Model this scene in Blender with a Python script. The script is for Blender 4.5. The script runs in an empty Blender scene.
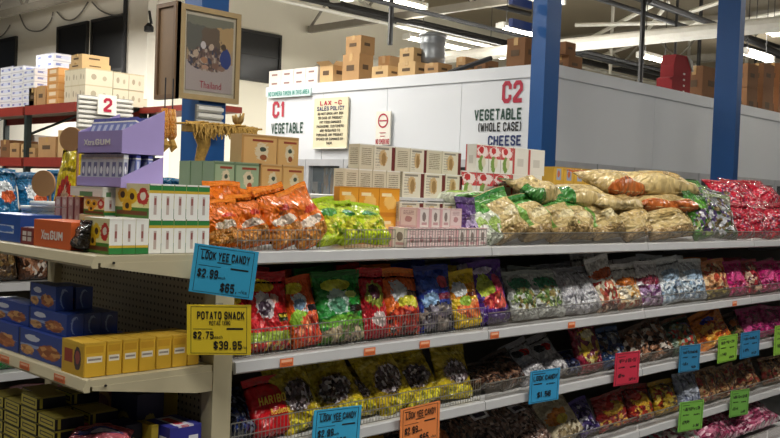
import bpy, bmesh, math, random
from mathutils import Vector, Matrix
random.seed(7)
scene = bpy.context.scene
col = scene.collection

# ------------------------------------------------------------------ camera
# world: X runs along the candy shelving, Y across it, Z up, metres; eye height 1.62
F = 935.0; CX, CY = 390.0, 219.0; EYE = 1.62
dX = Vector((1310 - CX, 228 - CY, F)).normalized()
vl = Vector((-560 - CX, 158 - CY, F))
dY = (vl - dX * vl.dot(dX)).normalized()
dZ = dX.cross(dY)
MW = Matrix((dX, dY, dZ))                        # camera (right, down, forward) -> world
EYEP = Vector((0, 0, EYE))
cd = bpy.data.cameras.new('camera'); cam = bpy.data.objects.new('camera', cd); col.objects.link(cam)
cd.sensor_width = 36; cd.lens = F * 36 / 780; cd.clip_end = 200; cd.clip_start = .05
_r = MW @ Vector((1, 0, 0)); _u = MW @ Vector((0, -1, 0)); _b = MW @ Vector((0, 0, -1))
cam.matrix_world = Matrix(((_r.x, _u.x, _b.x, 0), (_r.y, _u.y, _b.y, 0), (_r.z, _u.z, _b.z, EYE), (0, 0, 0, 1)))
scene.camera = cam

def P(px, py, ax, val):
    """point of the plane axis=val seen at a photo position"""
    d = MW @ Vector((px - CX, py - CY, F)); t = (val - EYEP[ax]) / d[ax]
    return EYEP + d * t
def PD(px, py, D):
    return EYEP + MW @ Vector((px - CX, py - CY, F)) * (D / F)

# ------------------------------------------------------------------ world, exposure
w = bpy.data.worlds.new('world'); scene.world = w; w.use_nodes = True
w.node_tree.nodes['Background'].inputs[0].default_value = (.86, .92, 1, 1)
w.node_tree.nodes['Background'].inputs[1].default_value = .05
scene.view_settings.view_transform = 'Standard'; scene.view_settings.look = 'None'
scene.view_settings.gamma = 1; scene.view_settings.use_curve_mapping = False
scene.view_settings.exposure = 0.25
LAMP_POWER = 95

# ------------------------------------------------------------------ materials
def C(h):
    h = h.lstrip('#'); v = [int(h[i:i + 2], 16) / 255 for i in (0, 2, 4)]
    return tuple(((x / 12.92) if x <= .04045 else ((x + .055) / 1.055) ** 2.4) for x in v) + (1,)
class NT:
    def __init__(s, name):
        s.m = bpy.data.materials.new(name); s.m.use_nodes = True; s.t = s.m.node_tree
        s.b = s.t.nodes['Principled BSDF']
    def n(s, typ, **k):
        o = s.t.nodes.new(typ)
        for a, v in k.items(): setattr(o, a, v)
        return o
    def l(s, a, b): s.t.links.new(a, b)
    def put(s, sock, v):
        if hasattr(v, 'is_output'): s.l(v, sock)
        else: sock.default_value = v
    def math(s, op, a, b=0.0):
        o = s.n('ShaderNodeMath', operation=op); s.put(o.inputs[0], a); s.put(o.inputs[1], b); return o.outputs[0]
    def mix(s, fac, a, b):
        o = s.n('ShaderNodeMix', data_type='RGBA'); s.put(o.inputs[0], fac); s.put(o.inputs[6], a); s.put(o.inputs[7], b); return o.outputs[2]
    def noise(s, vec, scale, detail=2.0, rough=.5):
        o = s.n('ShaderNodeTexNoise'); s.l(vec, o.inputs['Vector']); o.inputs['Scale'].default_value = scale
        o.inputs['Detail'].default_value = detail; o.inputs['Roughness'].default_value = rough; return o
    def bump(s, h, st, dist=.01):
        o = s.n('ShaderNodeBump'); o.inputs['Strength'].default_value = st; o.inputs['Distance'].default_value = dist
        s.l(h, o.inputs['Height']); s.l(o.outputs[0], s.b.inputs['Normal'])
MATS = {}
def plain(name, hexcol, rough=.5, metal=0, var=.12, scale=6, bump=0):
    """a surface of one colour with a little grain"""
    if name in MATS: return MATS[name]
    t = NT(name); tc = t.n('ShaderNodeTexCoord').outputs['Object']
    nz = t.noise(tc, scale, 4, .6).outputs[0]
    c = C(hexcol); dk = tuple(x * (1 - var * 1.6) for x in c[:3]) + (1,); lt = tuple(min(1, x * (1 + var)) for x in c[:3]) + (1,)
    t.put(t.b.inputs['Base Color'], t.mix(nz, dk, lt))
    t.b.inputs['Roughness'].default_value = rough; t.b.inputs['Metallic'].default_value = metal
    if bump: t.bump(nz, bump)
    MATS[name] = t.m; return t.m
def emit(name, hexcol, st):
    if name in MATS: return MATS[name]
    t = NT(name); t.put(t.b.inputs['Base Color'], C(hexcol)); t.put(t.b.inputs['Emission Color'], C(hexcol))
    t.b.inputs['Emission Strength'].default_value = st; MATS[name] = t.m; return t.m
def glass(name, tint, alpha, rough=.05):
    if name in MATS: return MATS[name]
    t = NT(name); t.put(t.b.inputs['Base Color'], C(tint)); t.b.inputs['Roughness'].default_value = rough
    t.b.inputs['Alpha'].default_value = alpha; MATS[name] = t.m; return t.m
def printed(name, base, layers=(), rough=.3, crinkle=0.0, metal=0.0, wob=0.0):
    """printed film or card: coloured zones in the face's own UV.
    rect x0 x1 y0 y1 col | ell cx cy rx ry col wobble | bits cx cy rx ry [cols] scale | bitsrect x0 x1 y0 y1 [cols] scale | lines x0 x1 y0 y1 n col"""
    if name in MATS: return MATS[name]
    t = NT(name); uv = t.n('ShaderNodeUVMap').outputs[0]
    rnd = t.n('ShaderNodeObjectInfo').outputs['Random']
    shift = t.n('ShaderNodeVectorMath', operation='ADD'); t.l(uv, shift.inputs[0])
    cb = t.n('ShaderNodeCombineXYZ'); t.l(t.math('MULTIPLY', rnd, 37.0), cb.inputs[0]); t.l(t.math('MULTIPLY', rnd, 19.0), cb.inputs[2]); t.l(cb.outputs[0], shift.inputs[1])
    sv = shift.outputs[0]
    sx = t.n('ShaderNodeSeparateXYZ'); t.l(uv, sx.inputs[0]); ux, uy = sx.outputs[0], sx.outputs[1]
    nz = t.noise(sv, 10, 4, .65).outputs[0]
    def rect(x0, x1, y0, y1):
        a = t.math('LESS_THAN', t.math('ABSOLUTE', t.math('SUBTRACT', ux, (x0 + x1) / 2)), abs(x1 - x0) / 2)
        yy = t.math('ADD', uy, t.math('MULTIPLY', t.math('SUBTRACT', nz, .5), wob)) if wob else uy
        b = t.math('LESS_THAN', t.math('ABSOLUTE', t.math('SUBTRACT', yy, (y0 + y1) / 2)), abs(y1 - y0) / 2)
        return t.math('MULTIPLY', a, b)
    def ell(cx, cy, rx, ry, wb):
        a = t.n('ShaderNodeVectorMath', operation='SUBTRACT'); t.l(uv, a.inputs[0]); a.inputs[1].default_value = (cx, cy, 0)
        b = t.n('ShaderNodeVectorMath', operation='MULTIPLY'); t.l(a.outputs[0], b.inputs[0]); b.inputs[1].default_value = (1 / rx, 1 / ry, 0)
        le = t.n('ShaderNodeVectorMath', operation='LENGTH'); t.l(b.outputs[0], le.inputs[0])
        return t.math('LESS_THAN', t.math('ADD', le.outputs['Value'], t.math('MULTIPLY', t.math('SUBTRACT', nz, .5), wb * 3)), 1.0)
    def bits(cols, scale):
        v = t.n('ShaderNodeTexVoronoi'); t.l(sv, v.inputs['Vector']); v.inputs['Scale'].default_value = scale
        s2 = t.n('ShaderNodeSeparateXYZ'); t.l(v.outputs['Color'], s2.inputs[0])
        r = t.n('ShaderNodeValToRGB'); r.color_ramp.interpolation = 'CONSTANT'; t.l(s2.outputs[0], r.inputs[0])
        e = r.color_ramp.elements
        while len(e) < len(cols): e.new(.5)
        for i, c in enumerate(cols): e[i].position = i / len(cols); e[i].color = C(c)
        return r.outputs[0]
    cur = C(base)
    for L in layers:
        k = L[0]
        if k == 'rect': cur = t.mix(rect(*L[1:5]), cur, C(L[5]))
        elif k == 'ell': cur = t.mix(ell(*L[1:5], L[6] if len(L) > 6 else .25), cur, C(L[5]))
        elif k == 'bits': cur = t.mix(ell(*L[1:5], .3), cur, bits(L[5], L[6]))
        elif k == 'bitsrect': cur = t.mix(rect(*L[1:5]), cur, bits(L[5], L[6]))
        elif k == 'lines':
            m = rect(*L[1:5]); st = t.math('GREATER_THAN', t.math('FRACT', t.math('MULTIPLY', uy, L[5] / abs(L[4] - L[3]))), .45)
            n2 = t.math('GREATER_THAN', t.noise(sv, 30, 1).outputs[0], .42)
            cur = t.mix(t.math('MULTIPLY', t.math('MULTIPLY', m, st), n2), cur, C(L[6]))
    if crinkle and layers:                            # fine busy print on the film
        v = t.n('ShaderNodeTexVoronoi'); t.l(sv, v.inputs['Vector']); v.inputs['Scale'].default_value = 17
        s3 = t.n('ShaderNodeSeparateXYZ'); t.l(v.outputs['Color'], s3.inputs[0])
        g = t.math('GREATER_THAN', t.noise(sv, 4, 2).outputs[0], .5)
        dk = t.n('ShaderNodeMix', data_type='RGBA', blend_type='MULTIPLY'); t.l(t.math('MULTIPLY', g, .8), dk.inputs[0]); t.put(dk.inputs[6], cur)
        gr = t.n('ShaderNodeMapRange'); t.l(s3.outputs[1], gr.inputs[0]); gr.inputs[3].default_value = .5; gr.inputs[4].default_value = 1.2; t.l(gr.outputs[0], dk.inputs[7]); cur = dk.outputs[2]
    t.put(t.b.inputs['Base Color'], cur)
    t.b.inputs['Roughness'].default_value = rough * (.6 if crinkle else 1); t.b.inputs['Metallic'].default_value = metal
    if crinkle:
        h = t.noise(sv, 4.2, 2.5, .55).outputs[0]; t.bump(h, min(1, crinkle * 1.6), .11)
    MATS[name] = t.m; return t.m

white_metal = plain('white_enamel', '#c4c4c3', .35, var=.05)
almond = plain('almond_enamel', '#b3aa8d', .45, var=.08)
dark_void = plain('dark_interior', '#17130f', .8)
steel = plain('wire_steel', '#97958f', .3, .5)
chrome = plain('brushed_steel', '#b9bcbe', .25, .9)
black = plain('black_paint', '#14151a', .5)
ink_black = plain('black_ink', '#141414', .6)
ink_red = plain('red_ink', '#b01c3a', .6)
ink_green = plain('dark_green_ink', '#1f4638', .6)
ink_blue = plain('dark_blue_ink', '#1d2f66', .6)
ink_teal = plain('teal_ink', '#2f9588', .6)
ink_white = plain('white_ink', '#ece8e0', .5)
ink_gold = plain('gold_ink', '#d9b23a', .5)
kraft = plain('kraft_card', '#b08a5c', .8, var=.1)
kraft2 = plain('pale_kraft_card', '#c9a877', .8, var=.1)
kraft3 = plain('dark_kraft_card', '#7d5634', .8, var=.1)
tape_m = plain('parcel_tape', '#c2a06a', .25)

# ------------------------------------------------------------------ mesh helpers
class MB:
    def __init__(s): s.v = []; s.f = []; s.uv = []; s.mi = []
    def quad(s, a, b, c, d, mi=0, uv=((0, 0), (1, 0), (1, 1), (0, 1))):
        i = len(s.v); s.v += [tuple(a), tuple(b), tuple(c), tuple(d)]; s.f.append((i, i + 1, i + 2, i + 3)); s.uv += list(uv); s.mi.append(mi)
    def box(s, x0, x1, y0, y1, z0, z1, mi=(0,) * 6):
        """faces: -Y, +X, +Y, -X, top, bottom; each with its own 0..1 UV"""
        if isinstance(mi, int): mi = (mi,) * 6
        s.quad((x0, y0, z0), (x1, y0, z0), (x1, y0, z1), (x0, y0, z1), mi[0])
        s.quad((x1, y0, z0), (x1, y1, z0), (x1, y1, z1), (x1, y0, z1), mi[1])
        s.quad((x1, y1, z0), (x0, y1, z0), (x0, y1, z1), (x1, y1, z1), mi[2])
        s.quad((x0, y1, z0), (x0, y0, z0), (x0, y0, z1), (x0, y1, z1), mi[3])
        s.quad((x0, y0, z1), (x1, y0, z1), (x1, y1, z1), (x0, y1, z1), mi[4])
        s.quad((x0, y1, z0), (x1, y1, z0), (x1, y0, z0), (x0, y0, z0), mi[5])
        return s
    def tube(s, pts, r, n=6, mi=0, cap=True):
        pts = [Vector(p) for p in pts]; rings = []
        for i, p in enumerate(pts):
            d = (pts[min(i + 1, len(pts) - 1)] - pts[max(i - 1, 0)]).normalized()
            a = d.orthogonal().normalized() if abs(d.z) > .9 else d.cross(Vector((0, 0, 1))).normalized(); b = d.cross(a)
            rr = r[i] if isinstance(r, (list, tuple)) else r
            rings.append([p + (a * math.cos(6.2832 * k / n) + b * math.sin(6.2832 * k / n)) * rr for k in range(n)])
        for i in range(len(rings) - 1):
            for k in range(n):
                k2 = (k + 1) % n; s.quad(rings[i][k], rings[i][k2], rings[i + 1][k2], rings[i + 1][k], mi)
        if cap:
            for rg in (rings[0][::-1], rings[-1]):
                i = len(s.v); s.v += [tuple(p) for p in rg]; s.f.append(tuple(range(i, i + n))); s.uv += [(0, 0)] * n; s.mi.append(mi)
        return s
    def lathe(s, prof, n=20, mi=0, c=(0, 0)):
        for (r0, z0), (r1, z1) in zip(prof[:-1], prof[1:]):
            for k in range(n):
                a, b = 6.28319 * k / n, 6.28319 * (k + 1) / n
                s.quad((c[0] + r0 * math.cos(a), c[1] + r0 * math.sin(a), z0), (c[0] + r0 * math.cos(b), c[1] + r0 * math.sin(b), z0),
                       (c[0] + r1 * math.cos(b), c[1] + r1 * math.sin(b), z1), (c[0] + r1 * math.cos(a), c[1] + r1 * math.sin(a), z1), mi)
        return s
    def prism(s, poly, axis, a, b, mi=0):
        """extrude a 2D outline along an axis (0,1,2)"""
        def pt(p, t):
            return (t, p[0], p[1]) if axis == 0 else ((p[0], t, p[1]) if axis == 1 else (p[0], p[1], t))
        n = len(poly)
        for k in range(n):
            k2 = (k + 1) % n; s.quad(pt(poly[k], a), pt(poly[k2], a), pt(poly[k2], b), pt(poly[k], b), mi)
        for t in (a, b):
            i = len(s.v); s.v += [pt(p, t) for p in poly]; s.f.append(tuple(range(i, i + n))); s.uv += [((p[0] - poly[0][0]), p[1]) for p in poly]; s.mi.append(mi)
        return s
    def mesh(s, name, mats, smooth=False, weld=True):
        me = bpy.data.meshes.new(name); me.from_pydata(s.v, [], s.f)
        ul = me.uv_layers.new(name='UVMap')
        for i, u in enumerate(s.uv): ul.data[i].uv = u
        for m in (mats if isinstance(mats, (list, tuple)) else [mats]): me.materials.append(m)
        for p, m in zip(me.polygons, s.mi): p.material_index = m
        bm = bmesh.new(); bm.from_mesh(me)
        if weld: bmesh.ops.remove_doubles(bm, verts=bm.verts, dist=1e-5)
        bmesh.ops.recalc_face_normals(bm, faces=bm.faces); bm.to_mesh(me); bm.free()
        if smooth:
            for p in me.polygons: p.use_smooth = True
        return me
    def build(s, name, mats, parent=None, smooth=False, loc=None, rot=None):
        return link(name, s.mesh(name, mats, smooth), parent, loc, rot)
def link(name, me, parent=None, loc=None, rot=None, scale=None):
    o = bpy.data.objects.new(name, me); col.objects.link(o)
    if parent: o.parent = parent
    if loc is not None: o.location = loc
    if rot is not None: o.rotation_euler = rot
    if scale is not None: o.scale = scale
    return o
def empty(name, loc=(0, 0, 0), rot=(0, 0, 0)):
    o = bpy.data.objects.new(name, None); col.objects.link(o); o.location = loc; o.rotation_euler = rot; o.empty_display_size = .05; return o
def tag(o, label, cat, group=None):
    o['label'] = label; o['category'] = cat
    if group: o['group'] = group
    return o
def struct(o): o['kind'] = 'structure'; return o
def bx(name, x0, x1, y0, y1, z0, z1, mat, parent=None):
    """a box mesh with its origin at its base centre"""
    c = ((x0 + x1) / 2, (y0 + y1) / 2, z0)
    return MB().box(x0 - c[0], x1 - c[0], y0 - c[1], y1 - c[1], 0, z1 - z0).build(name, mat, parent, loc=c)
ORD = ['', 'first', 'second', 'third', 'fourth', 'fifth', 'sixth', 'seventh', 'eighth', 'ninth', 'tenth', 'eleventh', 'twelfth', 'thirteenth', 'fourteenth',
       'fifteenth', 'sixteenth', 'seventeenth', 'eighteenth', 'nineteenth', 'twentieth', 'twenty-first', 'twenty-second', 'twenty-third', 'twenty-fourth', 'twenty-fifth', 'twenty-sixth', 'twenty-seventh', 'twenty-eighth']
TXT = {}
# heavy condensed capitals as on the painted signs: strokes in a 0..1 box
GLYPH = {
    'A': [[(0, 0), (.5, 1), (1, 0)], [(.2, .3), (.8, .3)]], 'B': [[(0, 0), (0, 1), (.7, 1), (1, .88), (1, .64), (.7, .52), (0, .52)], [(.7, .52), (1, .4), (1, .12), (.7, 0), (0, 0)]],
    'C': [[(1, .72), (1, .85), (.75, 1), (.25, 1), (0, .85), (0, .15), (.25, 0), (.75, 0), (1, .15), (1, .28)]], 'D': [[(0, 0), (0, 1), (.65, 1), (1, .8), (1, .2), (.65, 0), (0, 0)]],
    'E': [[(1, 1), (0, 1), (0, 0), (1, 0)], [(0, .52), (.8, .52)]], 'F': [[(1, 1), (0, 1), (0, 0)], [(0, .52), (.8, .52)]], 'G': [[(1, .75), (1, .85), (.75, 1), (.25, 1), (0, .85), (0, .15), (.25, 0), (.75, 0), (1, .15), (1, .45), (.6, .45)]],
    'H': [[(0, 0), (0, 1)], [(1, 0), (1, 1)], [(0, .52), (1, .52)]], 'I': [[(.5, 0), (.5, 1)]], 'K': [[(0, 0), (0, 1)], [(1, 1), (.05, .45)], [(.35, .6), (1, 0)]], 'L': [[(0, 1), (0, 0), (1, 0)]],
    'M': [[(0, 0), (0, 1), (.5, .35), (1, 1), (1, 0)]], 'N': [[(0, 0), (0, 1), (1, 0), (1, 1)]], 'O': [[(.25, 0), (0, .15), (0, .85), (.25, 1), (.75, 1), (1, .85), (1, .15), (.75, 0), (.25, 0)]], 'P': [[(0, 0), (0, 1), (.75, 1), (1, .86), (1, .58), (.75, .45), (0, .45)]],
    'Q': [[(.25, 0), (0, .15), (0, .85), (.25, 1), (.75, 1), (1, .85), (1, .15), (.75, 0), (.25, 0)], [(.6, .25), (1, -.05)]], 'R': [[(0, 0), (0, 1), (.75, 1), (1, .86), (1, .62), (.75, .5), (0, .5)], [(.6, .5), (1, 0)]],
    'S': [[(1, .76), (1, .86), (.75, 1), (.25, 1), (0, .86), (0, .66), (.25, .55), (.75, .46), (1, .34), (1, .14), (.75, 0), (.25, 0), (0, .14), (0, .24)]], 'T': [[(0, 1), (1, 1)], [(.5, 1), (.5, 0)]], 'U': [[(0, 1), (0, .15), (.25, 0), (.75, 0), (1, .15), (1, 1)]],
    'V': [[(0, 1), (.5, 0), (1, 1)]], 'W': [[(0, 1), (.22, 0), (.5, .7), (.78, 0), (1, 1)]], 'X': [[(0, 0), (1, 1)], [(0, 1), (1, 0)]], 'Y': [[(0, 1), (.5, .48), (1, 1)], [(.5, .48), (.5, 0)]],
    '0': [[(.25, 0), (0, .15), (0, .85), (.25, 1), (.75, 1), (1, .85), (1, .15), (.75, 0), (.25, 0)]], '1': [[(.2, .8), (.6, 1), (.6, 0)]], '2': [[(0, .74), (0, .86), (.25, 1), (.75, 1), (1, .86), (1, .62), (0, .1), (0, 0), (1, 0)]], '3': [[(0, .86), (.25, 1), (.75, 1), (1, .86), (1, .64), (.7, .52), (.4, .52)], [(.7, .52), (1, .4), (1, .14), (.75, 0), (.25, 0), (0, .14)]],
    '5': [[(1, 1), (0, 1), (0, .55), (.75, .58), (1, .44), (1, .14), (.75, 0), (.25, 0), (0, .14)]], '6': [[(1, .86), (.75, 1), (.25, 1), (0, .85), (0, .15), (.25, 0), (.75, 0), (1, .15), (1, .42), (.75, .55), (0, .5)]], '7': [[(0, 1), (1, 1), (.35, 0)]],
    '8': [[(.25, .52), (0, .66), (0, .86), (.25, 1), (.75, 1), (1, .86), (1, .66), (.75, .52), (.25, .52), (0, .38), (0, .14), (.25, 0), (.75, 0), (1, .14), (1, .38), (.75, .52)]], '9': [[(0, .14), (.25, 0), (.75, 0), (1, .15), (1, .85), (.75, 1), (.25, 1), (0, .85), (0, .58), (.25, .45), (1, .5)]],
    '$': [[(1, .76), (1, .84), (.75, .92), (.25, .92), (0, .82), (0, .64), (1, .36), (1, .18), (.75, .08), (.25, .08), (0, .16), (0, .24)], [(.5, -.06), (.5, 1.06)]], '.': [[(.3, .03), (.5, .03)]], '-': [[(.1, .48), (.9, .48)]], '(': [[(.9, 1.05), (.4, .8), (.4, .2), (.9, -.05)]], ')': [[(.1, 1.05), (.6, .8), (.6, .2), (.1, -.05)]]}
def block_mesh(s, wt):
    m = MB(); x = 0; gw, adv, t = .44, .68, wt / 2; zz = .012
    for chx in s:
        if chx == ' ': x += .36; continue
        g_ = gw * (.45 if chx in '.I()1' else (1.3 if chx in 'MW' else 1))
        for pl in GLYPH[chx]:
            q = [Vector((x + t + p[0] * g_, t + p[1] * (1 - 2 * t))) for p in pl]
            for a_, b_ in zip(q[:-1], q[1:]):
                d = (b_ - a_).normalized(); n_ = Vector((-d.y, d.x)) * t; e_ = d * t * .55
                a2, b2 = a_ - e_, b_ + e_
                zz = .012 + (zz + .013) % .1; m.quad((a2.x - n_.x, a2.y - n_.y, zz), (b2.x - n_.x, b2.y - n_.y, zz), (b2.x + n_.x, b2.y + n_.y, zz), (a2.x + n_.x, a2.y + n_.y, zz))
        x += g_ + (adv - gw) + t * .6
    return m.mesh('lettering', ink_black, weld=False), x - (adv - gw) + t, 1.0
def text_mesh(s, bold=0.0):
    if all(c_ in GLYPH or c_ == ' ' for c_ in s):
        if (s, bold) not in TXT: TXT[s, bold] = block_mesh(s, .2 if len(s) < 4 else .185)
        return TXT[s, bold]
    """letters as a flat mesh, width and height in units of cap height, origin at left baseline"""
    if (s, bold) in TXT: return TXT[s, bold]
    cu = bpy.data.curves.new('lettering', 'FONT'); cu.body = s; cu.size = 1; cu.offset = bold; cu.resolution_u = 2; cu.extrude = .012
    o = bpy.data.objects.new('lettering', cu); col.objects.link(o); bpy.context.view_layer.update()
    me = bpy.data.meshes.new_from_object(o.evaluated_get(bpy.context.evaluated_depsgraph_get()))
    bpy.data.objects.remove(o); bpy.data.curves.remove(cu)
    xs = [v.co.x for v in me.vertices]; ys = [v.co.y for v in me.vertices]
    x0, x1 = min(xs), max(xs); hgt = max(ys)
    for v in me.vertices: v.co.x -= x0
    TXT[s, bold] = (me, x1 - x0, hgt); return TXT[s, bold]
def letter(s, parent, x, z, width, height, mat, depth=.0, bold=.012, name='lettering', center=False, y=0.0, face=None):
    """letters on a panel whose front looks to local -Y; x, z = lower left"""
    me, w0, h0 = text_mesh(s, bold); me = me.copy(); me.materials.clear(); me.materials.append(mat)
    o = link(name, me, parent); o['kind'] = 'stuff'; sx = width / w0; sy = height / h0
    if center: x = x - width / 2
    o.matrix_local = Matrix.Translation((x, y - .002, z)) @ Matrix.Rotation(math.pi / 2, 4, 'X') @ Matrix.Diagonal((sx, sy, .02, 1))
    return o

# ------------------------------------------------------------------ the setting
CEIL = 6.7
fl = plain('concrete_floor', '#6f6a60', .45, var=.15, scale=1.5)
struct(MB().box(-8, 48, -8, 34, -.1, 0).build('floor', fl))
ceil_m = plain('ceiling_deck', '#7a705c', .8, var=.1, scale=.8)
ceil = struct(MB().box(-8, 48, -8, 34, CEIL, CEIL + .1).build('ceiling', ceil_m))
wall_m = plain('painted_wall', '#ddd8c6', .7, var=.04, scale=.6)
wall_m2 = plain('painted_white_wall', '#e6e2d6', .7, var=.04, scale=.6)
OX, OY = 10.585, 17.88                               # near corner of the upper office
bw = struct(MB().box(OX + .2, 48, OY, OY + .2, 0, CEIL).build('wall_back', wall_m))
lw = struct(MB().box(OX, OX + .2, OY, 34, 0, CEIL).build('wall_left', wall_m2))
struct(MB().box(47.8, 48, -8, OY, 0, CEIL).build('wall_right', wall_m))
struct(MB().box(OX + .2, OX + .6, OY - .03, OY, 0, CEIL).build('trim_1', wall_m2))
win_m = plain('dark_window_glass', '#0c0d10', .35, var=.3)
frame_dk = plain('dark_window_frame', '#22211f', .5)
def office_window(n, axis, a, b, z0, z1):
    e = empty('window_%d' % n); e['kind'] = 'structure'
    if axis == 0:                                     # on wall_left, spans Y
        e.location = (OX - .02, (a + b) / 2, z0); h = (b - a) / 2; H = z1 - z0
        MB().box(-.01, .03, -h, h, 0, H).build('window_pane', win_m, e)
        f = MB(); f.box(-.05, .02, -h - .06, -h, -.06, H + .06); f.box(-.05, .02, h, h + .06, -.06, H + .06); f.box(-.05, .02, -h, h, -.06, 0); f.box(-.05, .02, -h, h, H, H + .06)
        f.build('window_frame', frame_dk, e)
    else:
        e.location = ((a + b) / 2, OY - .02, z0); h = (b - a) / 2; H = z1 - z0
        MB().box(-h, h, -.01, .03, 0, H).build('window_pane', win_m, e)
        f = MB(); f.box(-h - .06, -h, -.05, .02, -.06, H + .06); f.box(h, h + .06, -.05, .02, -.06, H + .06); f.box(-h, h, -.05, .02, -.06, 0); f.box(-h, h, -.05, .02, H, H + .06)
        f.build('window_frame', frame_dk, e)
        MB().box(-h, h, -.03, .0, H * .52, H * .55).build('window_rail', frame_dk, e)
def wy(px): return P(px, 40, 0, OX).y
office_window(1, 0, wy(125), wy(94), 4.17, 5.31)
office_window(2, 0, wy(88), wy(60), 4.17, 5.31)
office_window(3, 0, wy(17), wy(-30), 4.17, 5.31)
office_window(4, 1, P(240, 50, 1, OY).x, P(278, 50, 1, OY).x, 4.2, 5.26)
tag(MB().tube([(OX - .05, wy(126.5), 0), (OX - .05, wy(126.5), CEIL - .02)], .05, 8).build('conduit_pipe', black), 'thin dark conduit running up the white office wall', 'pipe')
for i, pts in enumerate([[(18, 10), (26, 28), (40, 31), (50, 22), (53, 12)], [(57, 12), (64, 19), (72, 20), (80, 14), (88, 2)], [(92, 2), (100, 10), (112, 15), (122, 14)], [(-5, 40), (4, 34), (10, 25)]]):
    q = [P(x, y, 0, OX - .06) for x, y in pts]
    sm = []
    for k in range(len(q) - 1):
        p0, p1, p2, p3 = q[max(k - 1, 0)], q[k], q[k + 1], q[min(k + 2, len(q) - 1)]
        for s in range(5):
            u = s / 5; sm.append(.5 * ((2 * p1) + (p2 - p0) * u + (2 * p0 - 5 * p1 + 4 * p2 - p3) * u * u + (3 * p1 - p0 - 3 * p2 + p3) * u ** 3))
    sm.append(q[-1])
    tag(MB().tube(sm, .018, 5).build('wire_swag', plain('wire_grey', '#6c6a66', .6)), ['sagging wire loop high on office wall above the leftmost dark window gap', 'sagging wire loop above the narrower of the paired dark windows',
        'shallow sagging wire loop above the window nearest the wall corner', 'short wire loop at the left edge above the leftmost window'][i], 'wire', 'wire loops on the office wall')
# roof steel: trusses run across (Y), purlins and pipes along X
steel_gray = plain('grey_roof_steel', '#8b867b', .6); steel_dk = plain('dark_roof_pipe', '#0e0d0c', .7); pipe_wh = plain('white_pipe', '#c9c6bb', .5)
def truss(x, z0, y0, y1, label, mat=steel_gray, hgt=.9, dep=.16):
    e = empty('roof_truss', (x, y0, z0)); L = y1 - y0
    MB().box(-.06, .06, 0, L, 0, dep).build('bottom_chord', mat, e)
    MB().box(-.06, .06, 0, L, hgt, hgt + .14).build('top_chord', mat, e)
    n = int(L / 1.6)
    for k in range(n):
        a = k * L / n; b = (k + 1) * L / n; m = (a + b) / 2
        MB().tube([(0, a, .1), (0, m, hgt)], .035, 5).build('web_member', pipe_wh if k % 3 == 0 else mat, e)
        MB().tube([(0, m, hgt), (0, b, .1)], .035, 5).build('web_member', mat, e)
    return tag(e, label, 'truss', 'steel roof trusses')
truss(P(455, 12, 2, 5.5).x, 5.5, 2, OY - .1, 'grey steel roof truss above the brown cartons and drum')
truss(P(40, 8, 2, 5.6).x, 5.6, OY - 12, 30, 'grey roof truss crossing the top left corner above office windows')
for i, X in enumerate((24, 30, 36.5, 43)):
    truss(X, 5.55, -6, OY - .1, ['pale roof truss seen just right of the tall corner column', 'roof truss in the middle distance above the red dispenser', 'far roof truss behind the red dispenser', 'farthest roof truss against the right end wall'][i])
for i, (px, py, z, r, m, lab) in enumerate([(455, 33, 5.3, .05, steel_dk, 'black cable pipe running above the drum under the truss'), (330, 2, 5.6, .07, steel_dk, 'thick black pipe entering along the top edge beside the picture'),
        (640, 12, 5.4, .05, steel_dk, 'dark thin pipe crossing the roof left of the second blue column'), (470, 42, 5.25, .04, pipe_wh, 'pale conduit just above the long bright strip light'),
        (700, 20, 5.6, .05, steel_dk, 'dark pipe slanting down towards the second blue column'), (600, 55, 4.7, .04, steel_dk, 'low dark pipe above the cooler behind the cartons')]):
    p = P(px, py, 2, z)
    tag(MB().tube([(max(p.x - 9, 8), p.y, z), (46, p.y, z)], r, 7).build('ceiling_pipe', m), lab, 'pipe', 'ceiling pipes')
pw = P(640, 38, 2, 4.6)
tag(MB().tube([(pw.x, -4, 4.6), (pw.x, OY - .2, 4.6)], .13, 10).build('ventilation_duct', pipe_wh), 'long white duct crossing behind both blue columns', 'duct')
KT_ = 3.12
for i, (px, yb, D) in enumerate([(640, 83, 16), (675, 55, 19), (390, 45, 16)]):
    p = PD(px, yb, D)
    tag(MB().tube([(p.x, p.y, p.z if i else KT_), (p.x, p.y, CEIL - .02)], .045 if i != 1 else .03, 7).build('hanger_rod', steel_dk), ['tall dark pole rising behind the cooler beside red dispenser', 'thin dark rod hanging above the red dispenser', 'thin dark rod hanging above the metal drum'][i], 'rod')

rods = [((572, 48), (662, 0), 5.9, 0, 'pale diagonal brace from the corner column up to the top edge'), ((583, 62), (700, 22), 5.7, 0, 'pale brace sloping up behind the tall dark pole'), ((640, 40), (668, 3), 6.0, 0, 'short pale brace right of the tall dark pole'),
        ((690, 12), (726, 0), 6.0, 0, 'short pale brace beside the second column top'), ((745, 20), (785, 12), 5.8, 0, 'pale brace at the top right corner'), ((575, 25), (720, 22), 5.8, 0, 'level pale tie rod between the columns'),
        ((566, 50), (722, 90), 4.9, 1, 'black pipe sloping above the cooler towards second column'), ((650, 0), (724, 28), 5.5, 1, 'black pipe slanting into the second column top'), ((745, 38), (790, 58), 5.2, 1, 'black pipe right of the second column'),
        ((590, 78), (640, 88), 4.4, 1, 'low black pipe behind the brown cartons'), ((330, 6), (395, 22), 5.4, 1, 'black pipe left of the thin hanging rod'), ((470, 0), (530, 14), 5.9, 1, 'black pipe above the corner column bracket'),
        ((360, 0), (384, 20), 5.8, 0, 'pale brace above the tall carton pair'), ((300, 3), (340, 0), 5.6, 0, 'pale brace at the top edge right of the picture')]
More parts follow.
